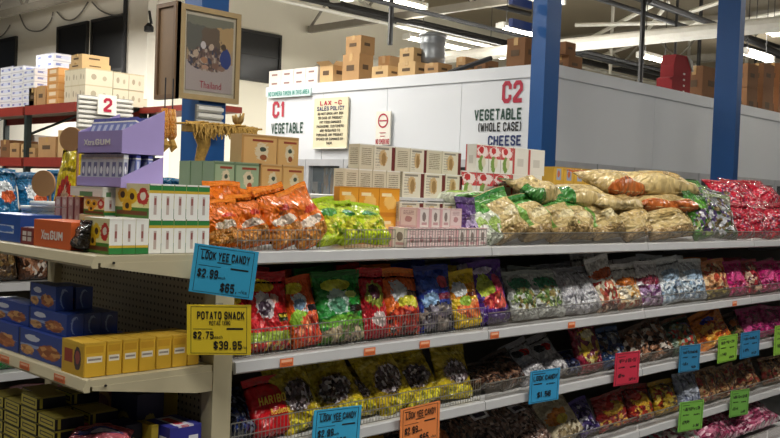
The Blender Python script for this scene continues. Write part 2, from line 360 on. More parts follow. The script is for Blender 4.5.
for a_, b_, z, dk, lab in rods:
    tag(MB().tube([P(*a_, 2, z), P(*b_, 2, z + .02)], .06 if dk else .05, 6).build('roof_rod', steel_dk if dk else pipe_wh), lab, 'rod', 'roof rods and pipes')
for i, (px, D) in enumerate(((612, 24), (690, 26), (700, 22), (748, 25), (757, 30))):
    p = PD(px, 30, D)
    tag(MB().tube([(p.x, p.y, 4.9), (p.x, p.y, CEIL - .01)], .045, 6).build('hanger_rod', [pipe_wh, pipe_wh, steel_dk, pipe_wh, steel_dk][i]), 'thin roof hanger, %s counting right from the corner column' % ORD[i + 1], 'rod', 'roof rods and pipes')

# ------------------------------------------------------------------ strip lights
tube_m = emit('fluorescent_tube', '#fff8ea', 14)
house_m = plain('lamp_housing', '#dcdad2', .4)
def strip(x, y, z, L, label, power=LAMP_POWER, area=True):
    e = empty('strip_light', (x, y, z))
    MB().prism([(-.11, .03), (.11, .03), (.06, .11), (-.06, .11)], 0, -L / 2, L / 2).build('housing', house_m, e)
    for s in (-1, 1):
        MB().tube([(-L / 2 + .03, s * .05, 0), (L / 2 - .03, s * .05, 0)], .022, 8).build('lamp_tube', tube_m, e)
        MB().tube([(s * L * .35, 0, .1), (s * L * .35, 0, CEIL - z - .01)], .008, 5).build('hanger', steel_dk, e)
        MB().box(s * L / 2 - .03, s * L / 2 + .03, -.1, .1, -.03, .09).build('end_cap', house_m, e)
    if area:
        for up in (0, 1):                            # open fixture: most light down, some up to the roof
            ld = bpy.data.lights.new('strip_glow', 'AREA'); ld.shape = 'RECTANGLE'; ld.size = L; ld.size_y = .2; ld.energy = power * (.22 if up else 1); ld.color = (1, .965, .9)
            lo = bpy.data.objects.new('strip_glow', ld); col.objects.link(lo); lo.parent = e; lo.location = (0, 0, .13 if up else -.05)
            if up: lo.rotation_euler = (math.pi, 0, 0)
    return tag(e, label, 'ceiling light', 'hanging fluorescent strip lights')
def strip_px(x0, y0, x1, y1, z, label, power=LAMP_POWER):
    a = P(x0, y0, 2, z); b = P(x1, y1, 2, z); strip((a.x + b.x) / 2, (a.y + b.y) / 2, z, max(1.2, abs(b.x - a.x)), label, power)
strip_px(405, 38, 505, 58, 5.0, 'long bright strip light behind the metal drum and cartons', 260)
strip_px(385, 0, 418, 6, 5.2, 'strip light at the top edge above the tall brown carton')
strip_px(502, 28, 536, 36, 4.9, 'strip light just left of the tall corner column')
strip_px(645, 57, 665, 62, 4.7, 'short strip light left of the red dispenser')
strip_px(743, 53, 770, 61, 4.6, 'strip light right of the second blue column above carton pallet')
strip_px(752, 29, 778, 33, 5.2, 'strip light at the top right corner')
# more fixtures, mostly out of view, added to light the shelves and back walls
k = 0
for (x, y, pw_) in [(.4, .1, 1.15), (4.6, .3, 1.4), (8.6, .5, .4), (.2, 5.0, .6), (4.8, 4.8, 1.0), (2.6, 9.4, 1.3), (6.2, 9.8, 1.5), (13.5, 2.5, .35), (12.5, 9.5, 2.2), (2.6, 14.5, 2), (7.0, 15.5, 5), (21, 3, 2), (27, 12, 3), (7.0, 21, 5), (10.2, 12.4, 2.5), (36, 5, 3), (36, 13, 3)]:
    k += 1; strip(x, y, 5.05, 2.4, 'overhead strip light number %s of those added to light shelves and walls' % ORD[k], LAMP_POWER * pw_)

# ------------------------------------------------------------------ walk-in cooler with signs
panel_w = plain('cooler_panel', '#dfe3e8', .45, var=.03, scale=.5)
KX, KY, KT, KB = 8.566, 6.043, 3.12, 2.06
KL = 11.073
cooler = empty('walk_in_cooler', (KX, KY, 0))
tag(cooler, 'big white walk-in cooler with red and green lettering behind blue columns', 'cooler')
def cpart(name, x0, x1, y0, y1, z0, z1, m): return bx(name, x0 - KX, x1 - KX, y0 - KY, y1 - KY, z0, z1, m, cooler)
ys = [KY, 7.3, 8.55, 9.8, KL]
for a, b in zip(ys[:-1], ys[1:]): cpart('wall_panel', KX, KX + .12, a + .004, b - .004, KB, KT - .14, panel_w)
xs = [KX + .12, 10.9, 13.2, 15.5, 17.8, 20.1, 22.4]
for a, b in zip(xs[:-1], xs[1:]): cpart('wall_panel', a + .004, b - .004, KY, KY + .12, KB, KT - .14, panel_w)
cpart('top_trim', KX - .02, KX + .12, KY - .02, KL, KT - .14, KT, panel_w)
cpart('top_trim', KX + .12, 22.4, KY - .02, KY + .12, KT - .14, KT, panel_w)
cpart('roof_panel', KX + .1, 22.4, KY + .1, KL, KT - .12, KT - .01, panel_w)
cpart('end_wall', KX + .12, 22.4, KL - .12, KL, 0, KT - .14, panel_w)
cpart('back_lining', KX + .8, 22.4, KY + .8, KY + .84, 0, KB, plain('cooler_lining', '#4c4f52', .6))
cpart('back_lining', KX + .8, KX + .84, KY + .84, KL - .12, 0, KB, plain('cooler_lining', '#4c4f52', .6))
door_al = plain('door_aluminium', '#c2c4c8', .35, .1)
dg = glass('cooler_glass', '#8d979c', .18)
def cdoor(axis, a, b):
    d = empty('glass_door'); d.parent = cooler
    if axis == 0:
        d.location = (0, a - KY, 0); L = b - a
        f = MB(); f.box(0, .08, 0, .07, 0, KB); f.box(0, .08, L - .07, L, 0, KB); f.box(0, .08, .07, L - .07, KB - .09, KB); f.box(0, .08, .07, L - .07, 0, .2); f.build('door_frame', door_al, d)
        MB().box(.03, .045, .07, L - .07, .2, KB - .09).build('door_glass', dg, d)
        MB().tube([(-.04, L - .1, .9), (-.04, L - .1, 1.5)], .015, 6).build('door_handle', chrome, d)
    else:
        d.location = (a - KX, 0, 0); L = b - a
        f = MB(); f.box(0, .07, 0, .08, 0, KB); f.box(L - .07, L, 0, .08, 0, KB); f.box(.07, L - .07, 0, .08, KB - .09, KB); f.box(.07, L - .07, 0, .08, 0, .2); f.build('door_frame', door_al, d)
        MB().box(.07, L - .07, .03, .045, .2, KB - .09).build('door_glass', dg, d)
        MB().tube([(L - .1, -.04, .9), (L - .1, -.04, 1.5)], .015, 6).build('door_handle', chrome, d)
yy = KY + .15
while yy < KL - .8: cdoor(0, yy, yy + .78); yy += .79
xx = KX + .2
while xx < 20: cdoor(1, xx, xx + .84); xx += .86
# goods behind the glass doors
shelf_goods = printed('cooler_goods', '#8a8478', [('bitsrect', 0, 1, 0, 1, ['#8f8a80', '#b9b2a4', '#6b5a42', '#a67d45', '#55606a'], 9)], .6)
g = 0
for yy in [KY + 1.0 + .62 * i for i in range(6)]:
    g += 1
    tag(bx('chilled_crate', KX + .25, KX + .65, yy, yy + .5, 0, 1.75 + .1 * (g % 3), shelf_goods), 'stack of packed goods behind the cooler glass, %s from the corner column' % ORD[g], 'goods', 'goods inside the cooler')
for i in range(9):
    x = KX + 1.0 + .95 * i
    tag(bx('chilled_crate', x, x + .7, KY + .25, KY + .65, 0, 1.78 + .08 * (i % 3), shelf_goods), 'packed goods behind the right cooler doors, %s from the corner' % ORD[i + 1], 'goods', 'goods inside the cooler')
# lettering on the left face (looks to -X); a carrier whose local -Y is world -X
face = empty('lettering_panel', (-.03, 0, 0), (0, 0, -math.pi / 2)); face.parent = cooler   # local x -> world -Y
def fx(px, py): p = P(px, py, 0, KX); return -(p.y - KY), p.z
def on_face(s, x0, y0, x1, y1, mat, bold=.03):
    """text between photo corners lower-left and upper-right"""
    a = fx(x0, y0); b = fx(x1, y1); me = letter(s, cooler, 0, 0, b[0] - a[0], b[1] - a[1], mat, bold=bold)
    me.matrix_local = Matrix.Translation((-.002, 0, 0)) @ Matrix.Rotation(-math.pi / 2, 4, 'Z') @ Matrix.Translation((a[0], -.004, a[1])) @ Matrix.Rotation(math.pi / 2, 4, 'X') @ Matrix.Diagonal(((b[0] - a[0]) / text_mesh(s, bold)[1], (b[1] - a[1]) / text_mesh(s, bold)[2], .02, 1))
bpy.data.objects.remove(face)
on_face('C1', 272.5, 118, 285, 101, ink_red, .034)
on_face('VEGETABLE', 271.5, 134, 303.5, 122, ink_green, .026)
on_face('C2', 502, 103.5, 523, 80, ink_red, .034)
on_face('VEGETABLE', 474.5, 121, 522, 107.5, ink_green, .026)
on_face('(WHOLE CASE)', 478, 132, 522, 121.5, ink_black, .008)
on_face('CHEESE', 488, 146, 521.5, 135, ink_blue, .026)
def face_sign(name, x0, y0, x1, y1, mat, label, proud=.02):
    """flat sign on the cooler's left face between photo corners lower-left, upper-right"""
    a = P(x0, y0, 0, KX - .02 - proud); b = P(x1, y1, 0, KX - .02 - proud)
    e = empty(name, (KX - .025 - proud / 2, a.y, a.z), (0, 0, -math.pi / 2)); W = a.y - b.y; H = b.z - a.z
    MB().box(0, W, -proud / 2, proud / 2, 0, H).build('board', mat, e); tag(e, label, 'sign'); return e, W, H, -proud / 2 - .001
paper = plain('sign_paper', '#e9e6da', .6, var=.03); paper_c = plain('cream_board', '#e3d9b8', .6, var=.04); paper_b = plain('pale_blue_card', '#cfe3e2', .6, var=.03)
e, W, H, y = face_sign('banner_sign', 267.5, 98.5, 311, 87.5, paper_b, 'pale strip sign with teal capitals along the cooler top corner')
letter('NO CAMERA TAKEN IN THIS AREA', e, W * .03, H * .22, W * .94, H * .6, ink_teal, y=y, bold=.01)
e, W, H, y = face_sign('policy_sign', 313, 149, 348.5, 96.5, paper_c, 'cream sales policy board hanging on the white cooler')
letter('LAX -C', e, W * .18, H * .855, W * .64, H * .09, ink_red, y=y)
letter('SALES POLICY', e, W * .1, H * .75, W * .8, H * .085, ink_blue, y=y)
for i, s in enumerate(['DO NOT OPEN ANY BOX', 'OR CASE OF PRODUCT', 'ANY FOOD DAMAGED', 'PACKAGING. CUSTOMERS', 'ARE REQUIRED TO', 'PURCHASE ANY PRODUCT', 'OPENED OR DAMAGED BY', 'THEM.']):
    wd = W * .84 * len(s) / 21; letter(s, e, W / 2, H * (.665 - .083 * i), wd, H * .052, ink_black, y=y, bold=.006, center=True)
bx('frame_strip', 0, W, -.03, -.012, 0, H * .02, paper, e)
e, W, H, y = face_sign('no_smoking_sign', 375.5, 145, 391, 111, paper, 'small white no smoking notice with red emblem on cooler')
letter('NO SMOKING', e, W * .03, H * .02, W * .94, H * .16, ink_red, y=y, bold=.01)
m = MB()
for k in range(20):
    a, b = 6.2832 * k / 20, 6.2832 * (k + 1) / 20
    m.quad(*[(W / 2 + r * W * math.cos(t), y - .003, H * .72 + r * W * math.sin(t)) for r, t in ((.28, a), (.36, a), (.36, b), (.28, b))])
m.box(W * .24, W * .76, y - .004, y - .002, H * .70, H * .74); m.box(W * .28, W * .72, y - .004, y - .002, H * .35, H * .37); m.box(W * .34, W * .66, y - .004, y - .002, H * .25, H * .27)
m.build('emblem', ink_red, e)

# ------------------------------------------------------------------ blue columns
blue = plain('blue_column_paint', '#134a86', .4, var=.1, scale=2)
def column(p, wx, wyy, label):
    e = empty('steel_column', (p.x, p.y, 0))
    MB().box(0, wx, 0, wyy, .02, CEIL - .01).build('shaft', blue, e)
    MB().box(-.1, wx + .1, -.1, wyy + .1, 0, .02).build('base_plate', blue, e)
    return tag(e, label, 'column', 'blue steel columns')
c1 = PD(545, 60, 9.3); column(c1, .25, .17, 'blue steel column standing in front of the cooler corner')
c2 = PD(737, 90, 10.6); column(c2, .12, .27, 'blue steel column in front of the right cooler wall')
c3 = PD(198, 130, 9.2); column(c3, .32, .3, 'blue steel column carrying the framed picture')
bits_m = plain('blue_bracket', '#1b2f66', .5)
for i, py in enumerate((5, 27)):
    p = PD(531, py, 9.3); tag(bx('cable_bracket', p.x - .3, p.x + .02, p.y, p.y + .05, p.z - .04, p.z + .04, bits_m), ['upper small dark bracket poking left from the corner column', 'lower small dark bracket poking left from the corner column'][i], 'bracket')

# ------------------------------------------------------------------ cartons
def carton(x0, x1, y0, y1, z0, z1, mat, label, group='cartons', cat='carton', mark=True, tape=True, open_=False, name='carton', mark_m=None):
    w_, d_, h_ = x1 - x0, y1 - y0, z1 - z0
    e = empty(name, ((x0 + x1) / 2, (y0 + y1) / 2, z0))
    a, b = w_ / 2, d_ / 2; s = .004
    m = MB(); m.box(-a, a, -b, b, 0, h_ - (.05 if open_ else 0)); m.build('box_body', mat, e)
    if open_:
        f = MB(); f.quad((-a, -b, h_ - .05), (a, -b, h_ - .05), (a + .02, -b - .08, h_), (-a - .02, -b - .08, h_)); f.quad((-a, -b, h_ - .05), (-a, b, h_ - .05), (-a - .08, b, h_), (-a - .08, -b, h_)); f.build('flap', mat, e)
    elif tape:
        MB().box(-a - s, a + s, -.03, .03, h_ * .75, h_ + s).build('tape', tape_m, e)
    if mark:
        mk = mark_m or plain('carton_print', '#5a4630', .8)
        MB().box(-a * .5, a * .3, -b - s, -b, h_ * .45, h_ * .62).build('printed_mark', mk, e); MB().box(-a - s, -a, -b * .4, b * .5, h_ * .4, h_ * .6).build('printed_mark', mk, e)
    return tag(e, label, cat, group)
# --- on the cooler, along its left edge (front plane X = 8.75)
CX0 = KX + .12; TOPZ = KT
def cc(px0, px1, py_top, z0, mat, label, depth=.45, X=None, **k):
    X = X or CX0; depth = min(depth, .26); px1 = max(px1 - 9, px0 + 8); a = P(px0, 70, 0, X); b = P(px1, 70, 0, X); t = P((px0 + px1) / 2, py_top, 0, X)
    return carton(X, X + depth, b.y, a.y, z0, t.z, mat, label, **k), t.z
wh_carton = plain('white_carton', '#e4dfd8', .7, var=.04); mk_pink = plain('faded_print', '#9c7c74', .8)
names = iter([(a, b) for b in ('lower', 'upper') for a in ('leftmost', 'second', 'third', 'rightmost')])
zt = TOPZ
for tier in range(2):
    for i in range(4):
        pos, lv = next(names)
        if tier == 1 and i == 0: hh = .1
        a0 = 269 + i * 12.2
        a = P(a0, 80, 0, CX0).y; b = P(a0 + 11.8, 80, 0, CX0).y
        carton(CX0, CX0 + .35, b, a, TOPZ + tier * .13, TOPZ + tier * .13 + .128, wh_carton, '%s small white carton, %s row, at the far end of cooler roof' % (pos, lv), 'white cartons on the cooler', mark_m=mk_pink, tape=False)
cc(320, 342, 62, TOPZ, kraft2, 'open brown carton with flaps beside the white cartons', open_=True)
_, z = cc(342.5, 368, 54, TOPZ, kraft, 'lower brown carton of the tall pair on the cooler')
cc(345, 369, 36, z, kraft, 'upper brown carton of the tall pair on the cooler', depth=.4)
cc(372, 397, 66, TOPZ, kraft2, 'low brown carton right of the tall pair', depth=.4)
cc(378, 398, 56, TOPZ, kraft, 'brown carton half hidden behind the low carton', X=CX0 + .55)
_, z1 = cc(398, 424, 62, TOPZ, kraft2, 'wide brown carton under the drum on the cooler', depth=.6)
cc(399, 422, 48, z1, kraft2, 'brown carton stacked just left of the metal drum', depth=.4)
_, z2 = cc(424.5, 447, 63, TOPZ, kraft, 'brown carton right of the wide one, carrying the drum', depth=.7)
cc(456, 474, 57, TOPZ, kraft, 'flat brown carton behind the leaning dark bar', depth=.4, X=CX0 + .3)
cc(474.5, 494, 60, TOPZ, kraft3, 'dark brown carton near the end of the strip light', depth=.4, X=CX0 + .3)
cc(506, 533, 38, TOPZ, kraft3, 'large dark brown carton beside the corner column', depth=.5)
pd = P(432, 64, 0, CX0 + .3)
drum_m = plain('drum_steel', '#8f9396', .4, .6)
dr = empty('metal_drum', (pd.x, pd.y, max(z2, z1)))
MB().lathe([(.0, 0), (.2, 0), (.2, .05), (.21, .07), (.2, .09), (.2, .24), (.21, .26), (.2, .28), (.2, .34)], 24).build('drum_body', drum_m, dr, True)
MB().lathe([(.2, .34), (.225, .345), (.225, .37), (.1, .41), (0, .42)], 24).build('drum_lid', drum_m, dr, True)
dr.scale = (.82, .82, 1); tag(dr, 'shiny metal drum with domed lid standing on brown cartons', 'drum')
a, b = P(449, 70, 0, CX0 + .1), P(491, 62, 0, CX0 + .1)
tag(MB().tube([(a.x, a.y, TOPZ + .03), (b.x, b.y, TOPZ + .16)], .03, 6).build('metal_bar', black), 'dark bar leaning across cartons on the cooler', 'bar')
def ck(px0, px1, py_top, mat, label, Y=6.3, z0=TOPZ, depth=.5, **k):
    depth = min(depth, .26); px0 = min(px0 + 5, px1 - 10); a = P(px0, 90, 1, Y); b = P(px1, 90, 1, Y); t = P((px0 + px1) / 2, py_top, 1, Y)
    return carton(a.x, b.x, Y, Y + depth, z0, t.z, mat, label, **k), t.z
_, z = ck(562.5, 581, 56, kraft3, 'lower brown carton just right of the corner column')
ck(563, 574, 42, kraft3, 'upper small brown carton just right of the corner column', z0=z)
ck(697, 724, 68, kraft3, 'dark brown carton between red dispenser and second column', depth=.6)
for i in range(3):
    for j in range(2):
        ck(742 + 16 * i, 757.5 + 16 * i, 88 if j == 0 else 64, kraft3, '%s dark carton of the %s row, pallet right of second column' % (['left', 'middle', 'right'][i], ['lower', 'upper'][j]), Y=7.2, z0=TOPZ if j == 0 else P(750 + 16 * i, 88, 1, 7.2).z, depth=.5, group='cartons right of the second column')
# red dispenser
rd_m = plain('red_lacquer', '#8c0f18', .75)
p0 = P(667, 90, 1, 6.35); p1 = P(690, 90, 1, 6.35); rz = P(675, 53, 1, 6.35).z - TOPZ; W = p1.x - p0.x
rd = empty('red_dispenser', (p0.x, 6.35, TOPZ))
MB().prism([(W * .1, 0), (W, 0), (W, rz * .92), (W * .8, rz), (W * .32, rz * .98), (W * .24, rz * .72), (W * .24, rz * .45), (W * .1, rz * .4)], 1, 0, .2).build('cabinet', rd_m, rd)
MB().prism([(W * .03, 0), (W * .5, 0), (W * .5, rz * .3), (W * .03, rz * .34)], 1, -.06, 0).build('tray', rd_m, rd)
MB().prism([(W * .8, rz), (W, rz * .92), (W * 1.06, rz * .66), (W * 1.0, rz * .7)], 1, -.02, .22).build('side_flap', plain('grey_flap', '#a9a59c', .5), rd)
for i in range(4): MB().box(W * .66, W * .72, -.012, 0, rz * (.12 + .14 * i), rz * (.16 + .14 * i)).build('rivet', ink_white, rd)
tag(rd, 'bright red metal cabinet standing on the cooler roof', 'cabinet')

# ------------------------------------------------------------------ framed pictures on the left column
fr_m = plain('gold_brown_frame', '#a08a62', .4); mat_b = plain('cream_mount', '#d8d0ba', .6)
pic_m = printed('village_photo', '#b8a080', [('rect', 0, 1, 0, .4, '#c0b4b0'), ('ell', .2, .78, .3, .3, '#707068', .5), ('ell', .85, .84, .28, .3, '#c8a878', .4), ('ell', .52, .72, .2, .26, '#786858', .5), ('ell', .5, .95, .6, .08, '#888878', .5),
    ('bits', .46, .44, .42, .17, ['#605050', '#887068', '#505060', '#a89080', '#c8b8a8', '#685850'], 26), ('ell', .84, .47, .12, .14, '#405090', .25), ('ell', .79, .63, .055, .045, '#605040', .15), ('ell', .35, .62, .055, .05, '#e8e0e0', .2), ('ell', .53, .61, .05, .045, '#d8c0a8', .2),
    ('ell', .2, .5, .06, .05, '#d0b8a0', .3), ('ell', .38, .42, .07, .04, '#c09070', .3), ('ell', .62, .36, .09, .04, '#907060', .3), ('ell', .4, .33, .08, .03, '#c8a088', .3), ('ell', .76, .33, .08, .035, '#a08070', .3)], .45)
FYP = c3.y - .032
fa = P(180, 3, 1, FYP); fb = P(240, 13, 1, FYP); fz0 = P(180, 98, 1, FYP).z
W = fb.x - fa.x; H = fa.z - fz0
pf = empty('framed_picture', (fa.x, FYP, fz0))
fm = MB(); t = .05
fm.box(0, t, -.03, .03, 0, H); fm.box(W - t, W, -.03, .03, 0, H); fm.box(t, W - t, -.03, .03, 0, t); fm.box(t, W - t, -.03, .03, H - t, H); fm.build('frame', fr_m, pf)
MB().box(t, W - t, -.005, .02, t, H - t).build('mount', mat_b, pf)
pc = MB().box(t + .03, W - t - .03, -.012, -.004, t + .04, H - t - .04).build('print', pic_m, pf)
letter('Thailand', pc, W * .34, H * .135, W * .36, H * .075, ink_red, y=-.013, bold=.0)
MB().box(t, W - t, -.022, -.02, t, H - t).build('glass', glass('picture_glass', '#0c0c0c', .14, .02), pf)
tag(pf, 'framed poster of seated people with red title on the blue column', 'picture')
la = P(157.5, 5, 0, fa.x - .02); lz = P(158, 105, 0, fa.x - .02).z
bp = empty('picture_back', (fa.x - .021, FYP - .03, fz0 - .01)); D_ = la.y - FYP - .02
MB().box(-.02, .02, 0, D_, 0, H + .02).build('panel', plain('brown_panel', '#7a6248', .5), bp)
m = MB(); m.box(-.04, .02, 0, .04, 0, H + .02); m.box(-.04, .02, D_ - .04, D_, 0, H + .02); m.box(-.04, .02, .04, D_ - .04, 0, .04); m.box(-.04, .02, .04, D_ - .04, H - .02, H + .02); m.build('frame', plain('brown_frame', '#6a5138', .5), bp)
tag(bp, 'plain brown framed panel turned sideways left of the poster', 'picture')
# small wall fitting on the corner of the office
p = P(149, 23, 1, OY - .15)
fx_ = empty('wall_fitting', (p.x, OY - .15, p.z)); MB().tube([(0, 0, .25), (0, -.05, .1), (.03, -.05, -.02)], .03, 6).build('arm', black, fx_); MB().lathe([(0, -.2), (.1, -.18), (.1, -.08), (.03, 0), (0, .01)], 12).build('head', black, fx_); tag(fx_, 'small black fitting on the office wall corner', 'fitting')

# straw canopy with post, hanging orange packets
straw = plain('straw_thatch', '#a8843c', .9, var=.5, scale=40, bump=.6)
A = P(188, 131, 1, 6.1); B = P(252, 127, 1, 6.1)
sc_ = empty('straw_canopy', (A.x, 6.1, 0)); W = B.x - A.x; zb = A.z
m = MB(); random.seed(3)
m.box(0, W, -.06, .09, zb + .0, zb + .05)
for i in range(110):
    x = W * random.random(); dz = random.uniform(-.06, .01); yq = random.uniform(-.09, -.05)
    m.tube([(x, .05, zb + .05 + random.uniform(0, .03)), (x + random.uniform(-.03, .03), yq, zb + .05), (x + random.uniform(-.04, .04), yq - .02, zb + dz)], [.008, .009, .004], 4)
for i in range(40):
    x = W * random.random(); m.tube([(x - .08, random.uniform(-.08, .08), zb + .055), (x + .1, random.uniform(-.08, .08), zb + .06 + random.uniform(0, .02))], .008, 4)
th_ = m.build('thatch', straw, sc_); th_['kind'] = 'stuff'
px_ = P(198, 140, 1, 6.15).x - A.x
MB().tube([(px_, 0, 0), (px_ - .01, 0, zb - .2), (px_ + .02, 0, zb - .1), (px_, 0, zb)], [.035, .04, .05, .075], 8).build('post', straw, sc_, True)
MB().tube([(W * .9, .08, 0), (W * .9, .08, zb)], .035, 8).build('post', straw, sc_)
tag(sc_, 'golden straw thatched canopy on a rough post below the picture', 'canopy')
p = P(238, 122, 1, 6.1)
m = MB()
for i in range(7):
    a = i * .9; m.tube([(0, 0, 0), (.025 * math.cos(a), .025 * math.sin(a), .03), (.045 * math.cos(a), .045 * math.sin(a), .045 + .008 * i)], [.02, .022, .008], 6)
tag(m.build('dried_ornament', plain('dried_ochre', '#a8874e', .9, var=.4, scale=30), None, True, (p.x, 6.1, zb + .085)), 'small dried ochre ornament on top of the straw canopy', 'ornament')
orm = printed('orange_snack_strip', '#d98a2c', [('bitsrect', 0, 1, .05, .95, ['#e09a3c', '#c87820', '#e8b060', '#b86a1c'], 8)], .4, .4)
p = P(161, 108, 1, 6.6); q = P(175, 141, 1, 6.6); W = (q.x - p.x) / 2
for i in range(2):
    e = empty('hanging_packet_strip', (p.x + i * W * 1.02, 6.6, q.z))
    m = MB(); m.tube([(W / 2, 0, 0), (W / 2, 0, .04), (W / 2, 0, (p.z - q.z) * .5), (W / 2, 0, p.z - q.z)], [W * .25, W * .62, W * .58, W * .4], 8); m.build('packets', orm, e, True)
    MB().tube([(W / 2, 0, p.z - q.z), (W / 2, 0, fz0 - q.z + .02)], .006, 5).build('cord', black, e)
    MB().tube([(W / 2, 0, 0), (W * .6, -.02, -.05), (W * .3, -.03, -.09)], [.03, .035, .008], 6).build('tassel', straw, e)
    tag(e, '%s of two hanging orange packet strips under the brown panel' % ['left', 'right'][i], 'packet', 'hanging orange strips')
# ribbed white panels with the number 2 sign
rib = plain('ribbed_white_metal', '#d8d6cf', .5, var=.04)
def ribbed(x0, x1, Y, z0, z1, n, label, post=True):
    e = empty('ribbed_panel', (x0, Y, z0)); W = x1 - x0; h = (z1 - z0) / n
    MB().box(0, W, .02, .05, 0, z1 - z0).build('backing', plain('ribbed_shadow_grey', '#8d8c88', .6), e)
    me = MB().prism([(0, 0), (-.035, h * .25), (-.035, h * .7), (0, h * .8)], 0, 0, W).mesh('slat', rib)
    for i in range(n): link('slat', me, e, (0, .02, i * h))
    if post: MB().box(.0, W, .05, .09, -z0, 0).build('support', rib, e)
    else: MB().box(.0, W * .5, .05, .118, 0, .1).build('support', rib, e)
    return tag(e, label, 'panel')
a = P(79, 94, 1, 11.2); b = P(133, 100, 1, 11.2)
ribbed(a.x, b.x, 11.2, a.z - .42, a.z, 7, 'white ribbed metal panel carrying the red number sign')
s0 = P(97.5, 114, 1, 11.13); s1 = P(116.5, 96, 1, 11.13)
e = empty('number_sign', (s0.x, 11.13, s0.z)); W = s1.x - s0.x; H = s1.z - s0.z
MB().box(0, W, -.01, .01, 0, H).build('board', paper, e); letter('2', e, W * .28, H * .14, W * .44, H * .7, ink_red, y=-.011, bold=.03)
tag(e, 'white square sign with a red number on ribbed panel', 'sign')
SY = c3.y - .12
a = P(198, 106, 1, SY); b = P(223, 108, 1, SY)
ribbed(a.x, b.x, SY, a.z - .25, a.z + .02, 4, post=False, label='white ribbed shutter seen under the framed poster')

# ------------------------------------------------------------------ pallet rack with cartons on the left
rack_red = plain('rack_red', '#8e2f24', .5); rack_dk = plain('rack_dark_green', '#25302e', .5)
RX = 6.03; R1 = P(80, 100, 0, RX).y; RZ = 2.70; RZ2 = 1.95
rk = empty('pallet_rack', (RX, R1, 0)); tag(rk, 'pallet rack with red beams and dark uprights under carton stacks', 'rack')
R2 = R1 + 2.6 ; R0 = R1 + 6
for y in (0, 1.62, 4.6):
    for x in (0, .95): MB().box(x, x + .08, y, y + .08, 0, 2.72).build('upright', rack_dk, rk)
    m = MB(); 
    for kk in range(5): m.tube([(.08, y + .04, .3 + kk * .5), (.95, y + .04, .7 + kk * .5)], .02, 5)
    m.build('brace', rack_dk, rk)
for z in (RZ, RZ2, .9):
    for (a, b) in ((.08, 1.62), (1.7, 4.6)):
        for x in (-.03, .98): MB().box(x, x + .05, a, b, z - .13, z).build('beam', rack_red, rk)
        MB().box(.02, .98, a, b, z - .03, z - .004).build('deck', plain('rack_deck', '#5f5346', .7), rk)
def rc(px0, px1, py0, py1, mat, label, X=RX + .05, depth=.5, z0=None, **k):
    a = P(px0, py1, 0, X); b = P(px1, py1, 0, X); t = P((px0 + px1) / 2, py0, 0, X).z
    carton(X, X + depth, b.y, a.y, z0, t, mat, label, **k); return t
case_print = printed('white_print_case', '#d9dade', [('rect', .1, .9, .35, .7, '#7d86b8'), ('ell', .5, .5, .22, .25, '#c9cfe4', .2), ('rect', 0, 1, .9, 1, '#b9bac8')], .6)
WC = 0
for (c0, n, top) in ((0, 6, 67), (11.5, 7, 66), (23, 6, 69)):          # blue-white printed cases
    z = RZ
    ztop = P(c0 + 6, top, 0, RX + .05).z; h = (ztop - RZ) / n
    for i in range(n):
        a = P(c0, 90, 0, RX + .05).y; b = P(c0 + 11.2, 90, 0, RX + .05).y
        WC += 1
        carton(RX + .05, RX + .5, b, a, RZ + i * h, RZ + (i + 1) * h - .003, case_print, '%s blue and white case up in the %s stack on red rack' % (ORD[i + 1], {0: 'leftmost', 11.5: 'second', 23: 'third'}[c0]), 'blue and white cases', mark=False, tape=False, name='printed_case')
z = RZ; 
for i in range(4):
    hh = .115; a = P(31, 90, 0, RX + .45).y; b = P(48, 90, 0, RX + .45).y
    carton(RX + .52, RX + .95, b, a, RZ + .42 + i * hh, RZ + .42 + (i + 1) * hh - .003, case_print, '%s white case up in the stack behind the brown cartons' % ORD[i + 1], 'blue and white cases', mark=False, tape=False, name='printed_case')
carton(RX + .54, RX + .95, P(48, 90, 0, RX + .45).y, P(31, 90, 0, RX + .45).y, RZ, RZ + .415, kraft, 'large brown carton below the rear white cases on rack', 'rack cartons')
t1 = rc(28.5, 36, 88, 108, kraft, 'narrow brown carton left of the brown pair on rack', z0=RZ, group='rack cartons')
t1 = rc(36.5, 45, 86, 106, kraft, 'brown carton with pale stickers beside the orange stack', z0=RZ, group='rack cartons')
orange_case = printed('orange_label_case', '#cf9a5a', [('rect', .2, .8, .25, .75, '#e7d3b4'), ('rect', 0, 1, .88, 1, '#c98a40')], .6)
for i in range(5):
    a = P(47, 90, 0, RX + .05).y; b = P(58, 90, 0, RX + .05).y; h = (P(52, 68, 0, RX + .05).z - RZ) / 5
    carton(RX + .05, RX + .5, b, a, RZ + i * h, RZ + (i + 1) * h - .003, orange_case, '%s orange case up in the single orange stack on rack' % ORD[i + 1], 'orange cases', mark=False, tape=False, name='printed_case')
pale_case = printed('pale_card_case', '#d6cdb4', [('ell', .3, .5, .1, .18, '#a79c84', .1), ('ell', .7, .45, .08, .15, '#b3a88e', .1), ('rect', 0, 1, .93, 1, '#c2b594')], .7)
zt = []
for (a0, a1, y0, y1, lab) in [(64.5, 76, 89, 103, 'leftmost lower'), (76.5, 86, 89, 102, 'second lower'), (86.5, 96, 89, 101, 'third lower'), (96.5, 106, 90, 100, 'fourth lower'), (106.5, 123, 88, 99, 'rightmost lower')]:
    pass
z1 = RZ + .24
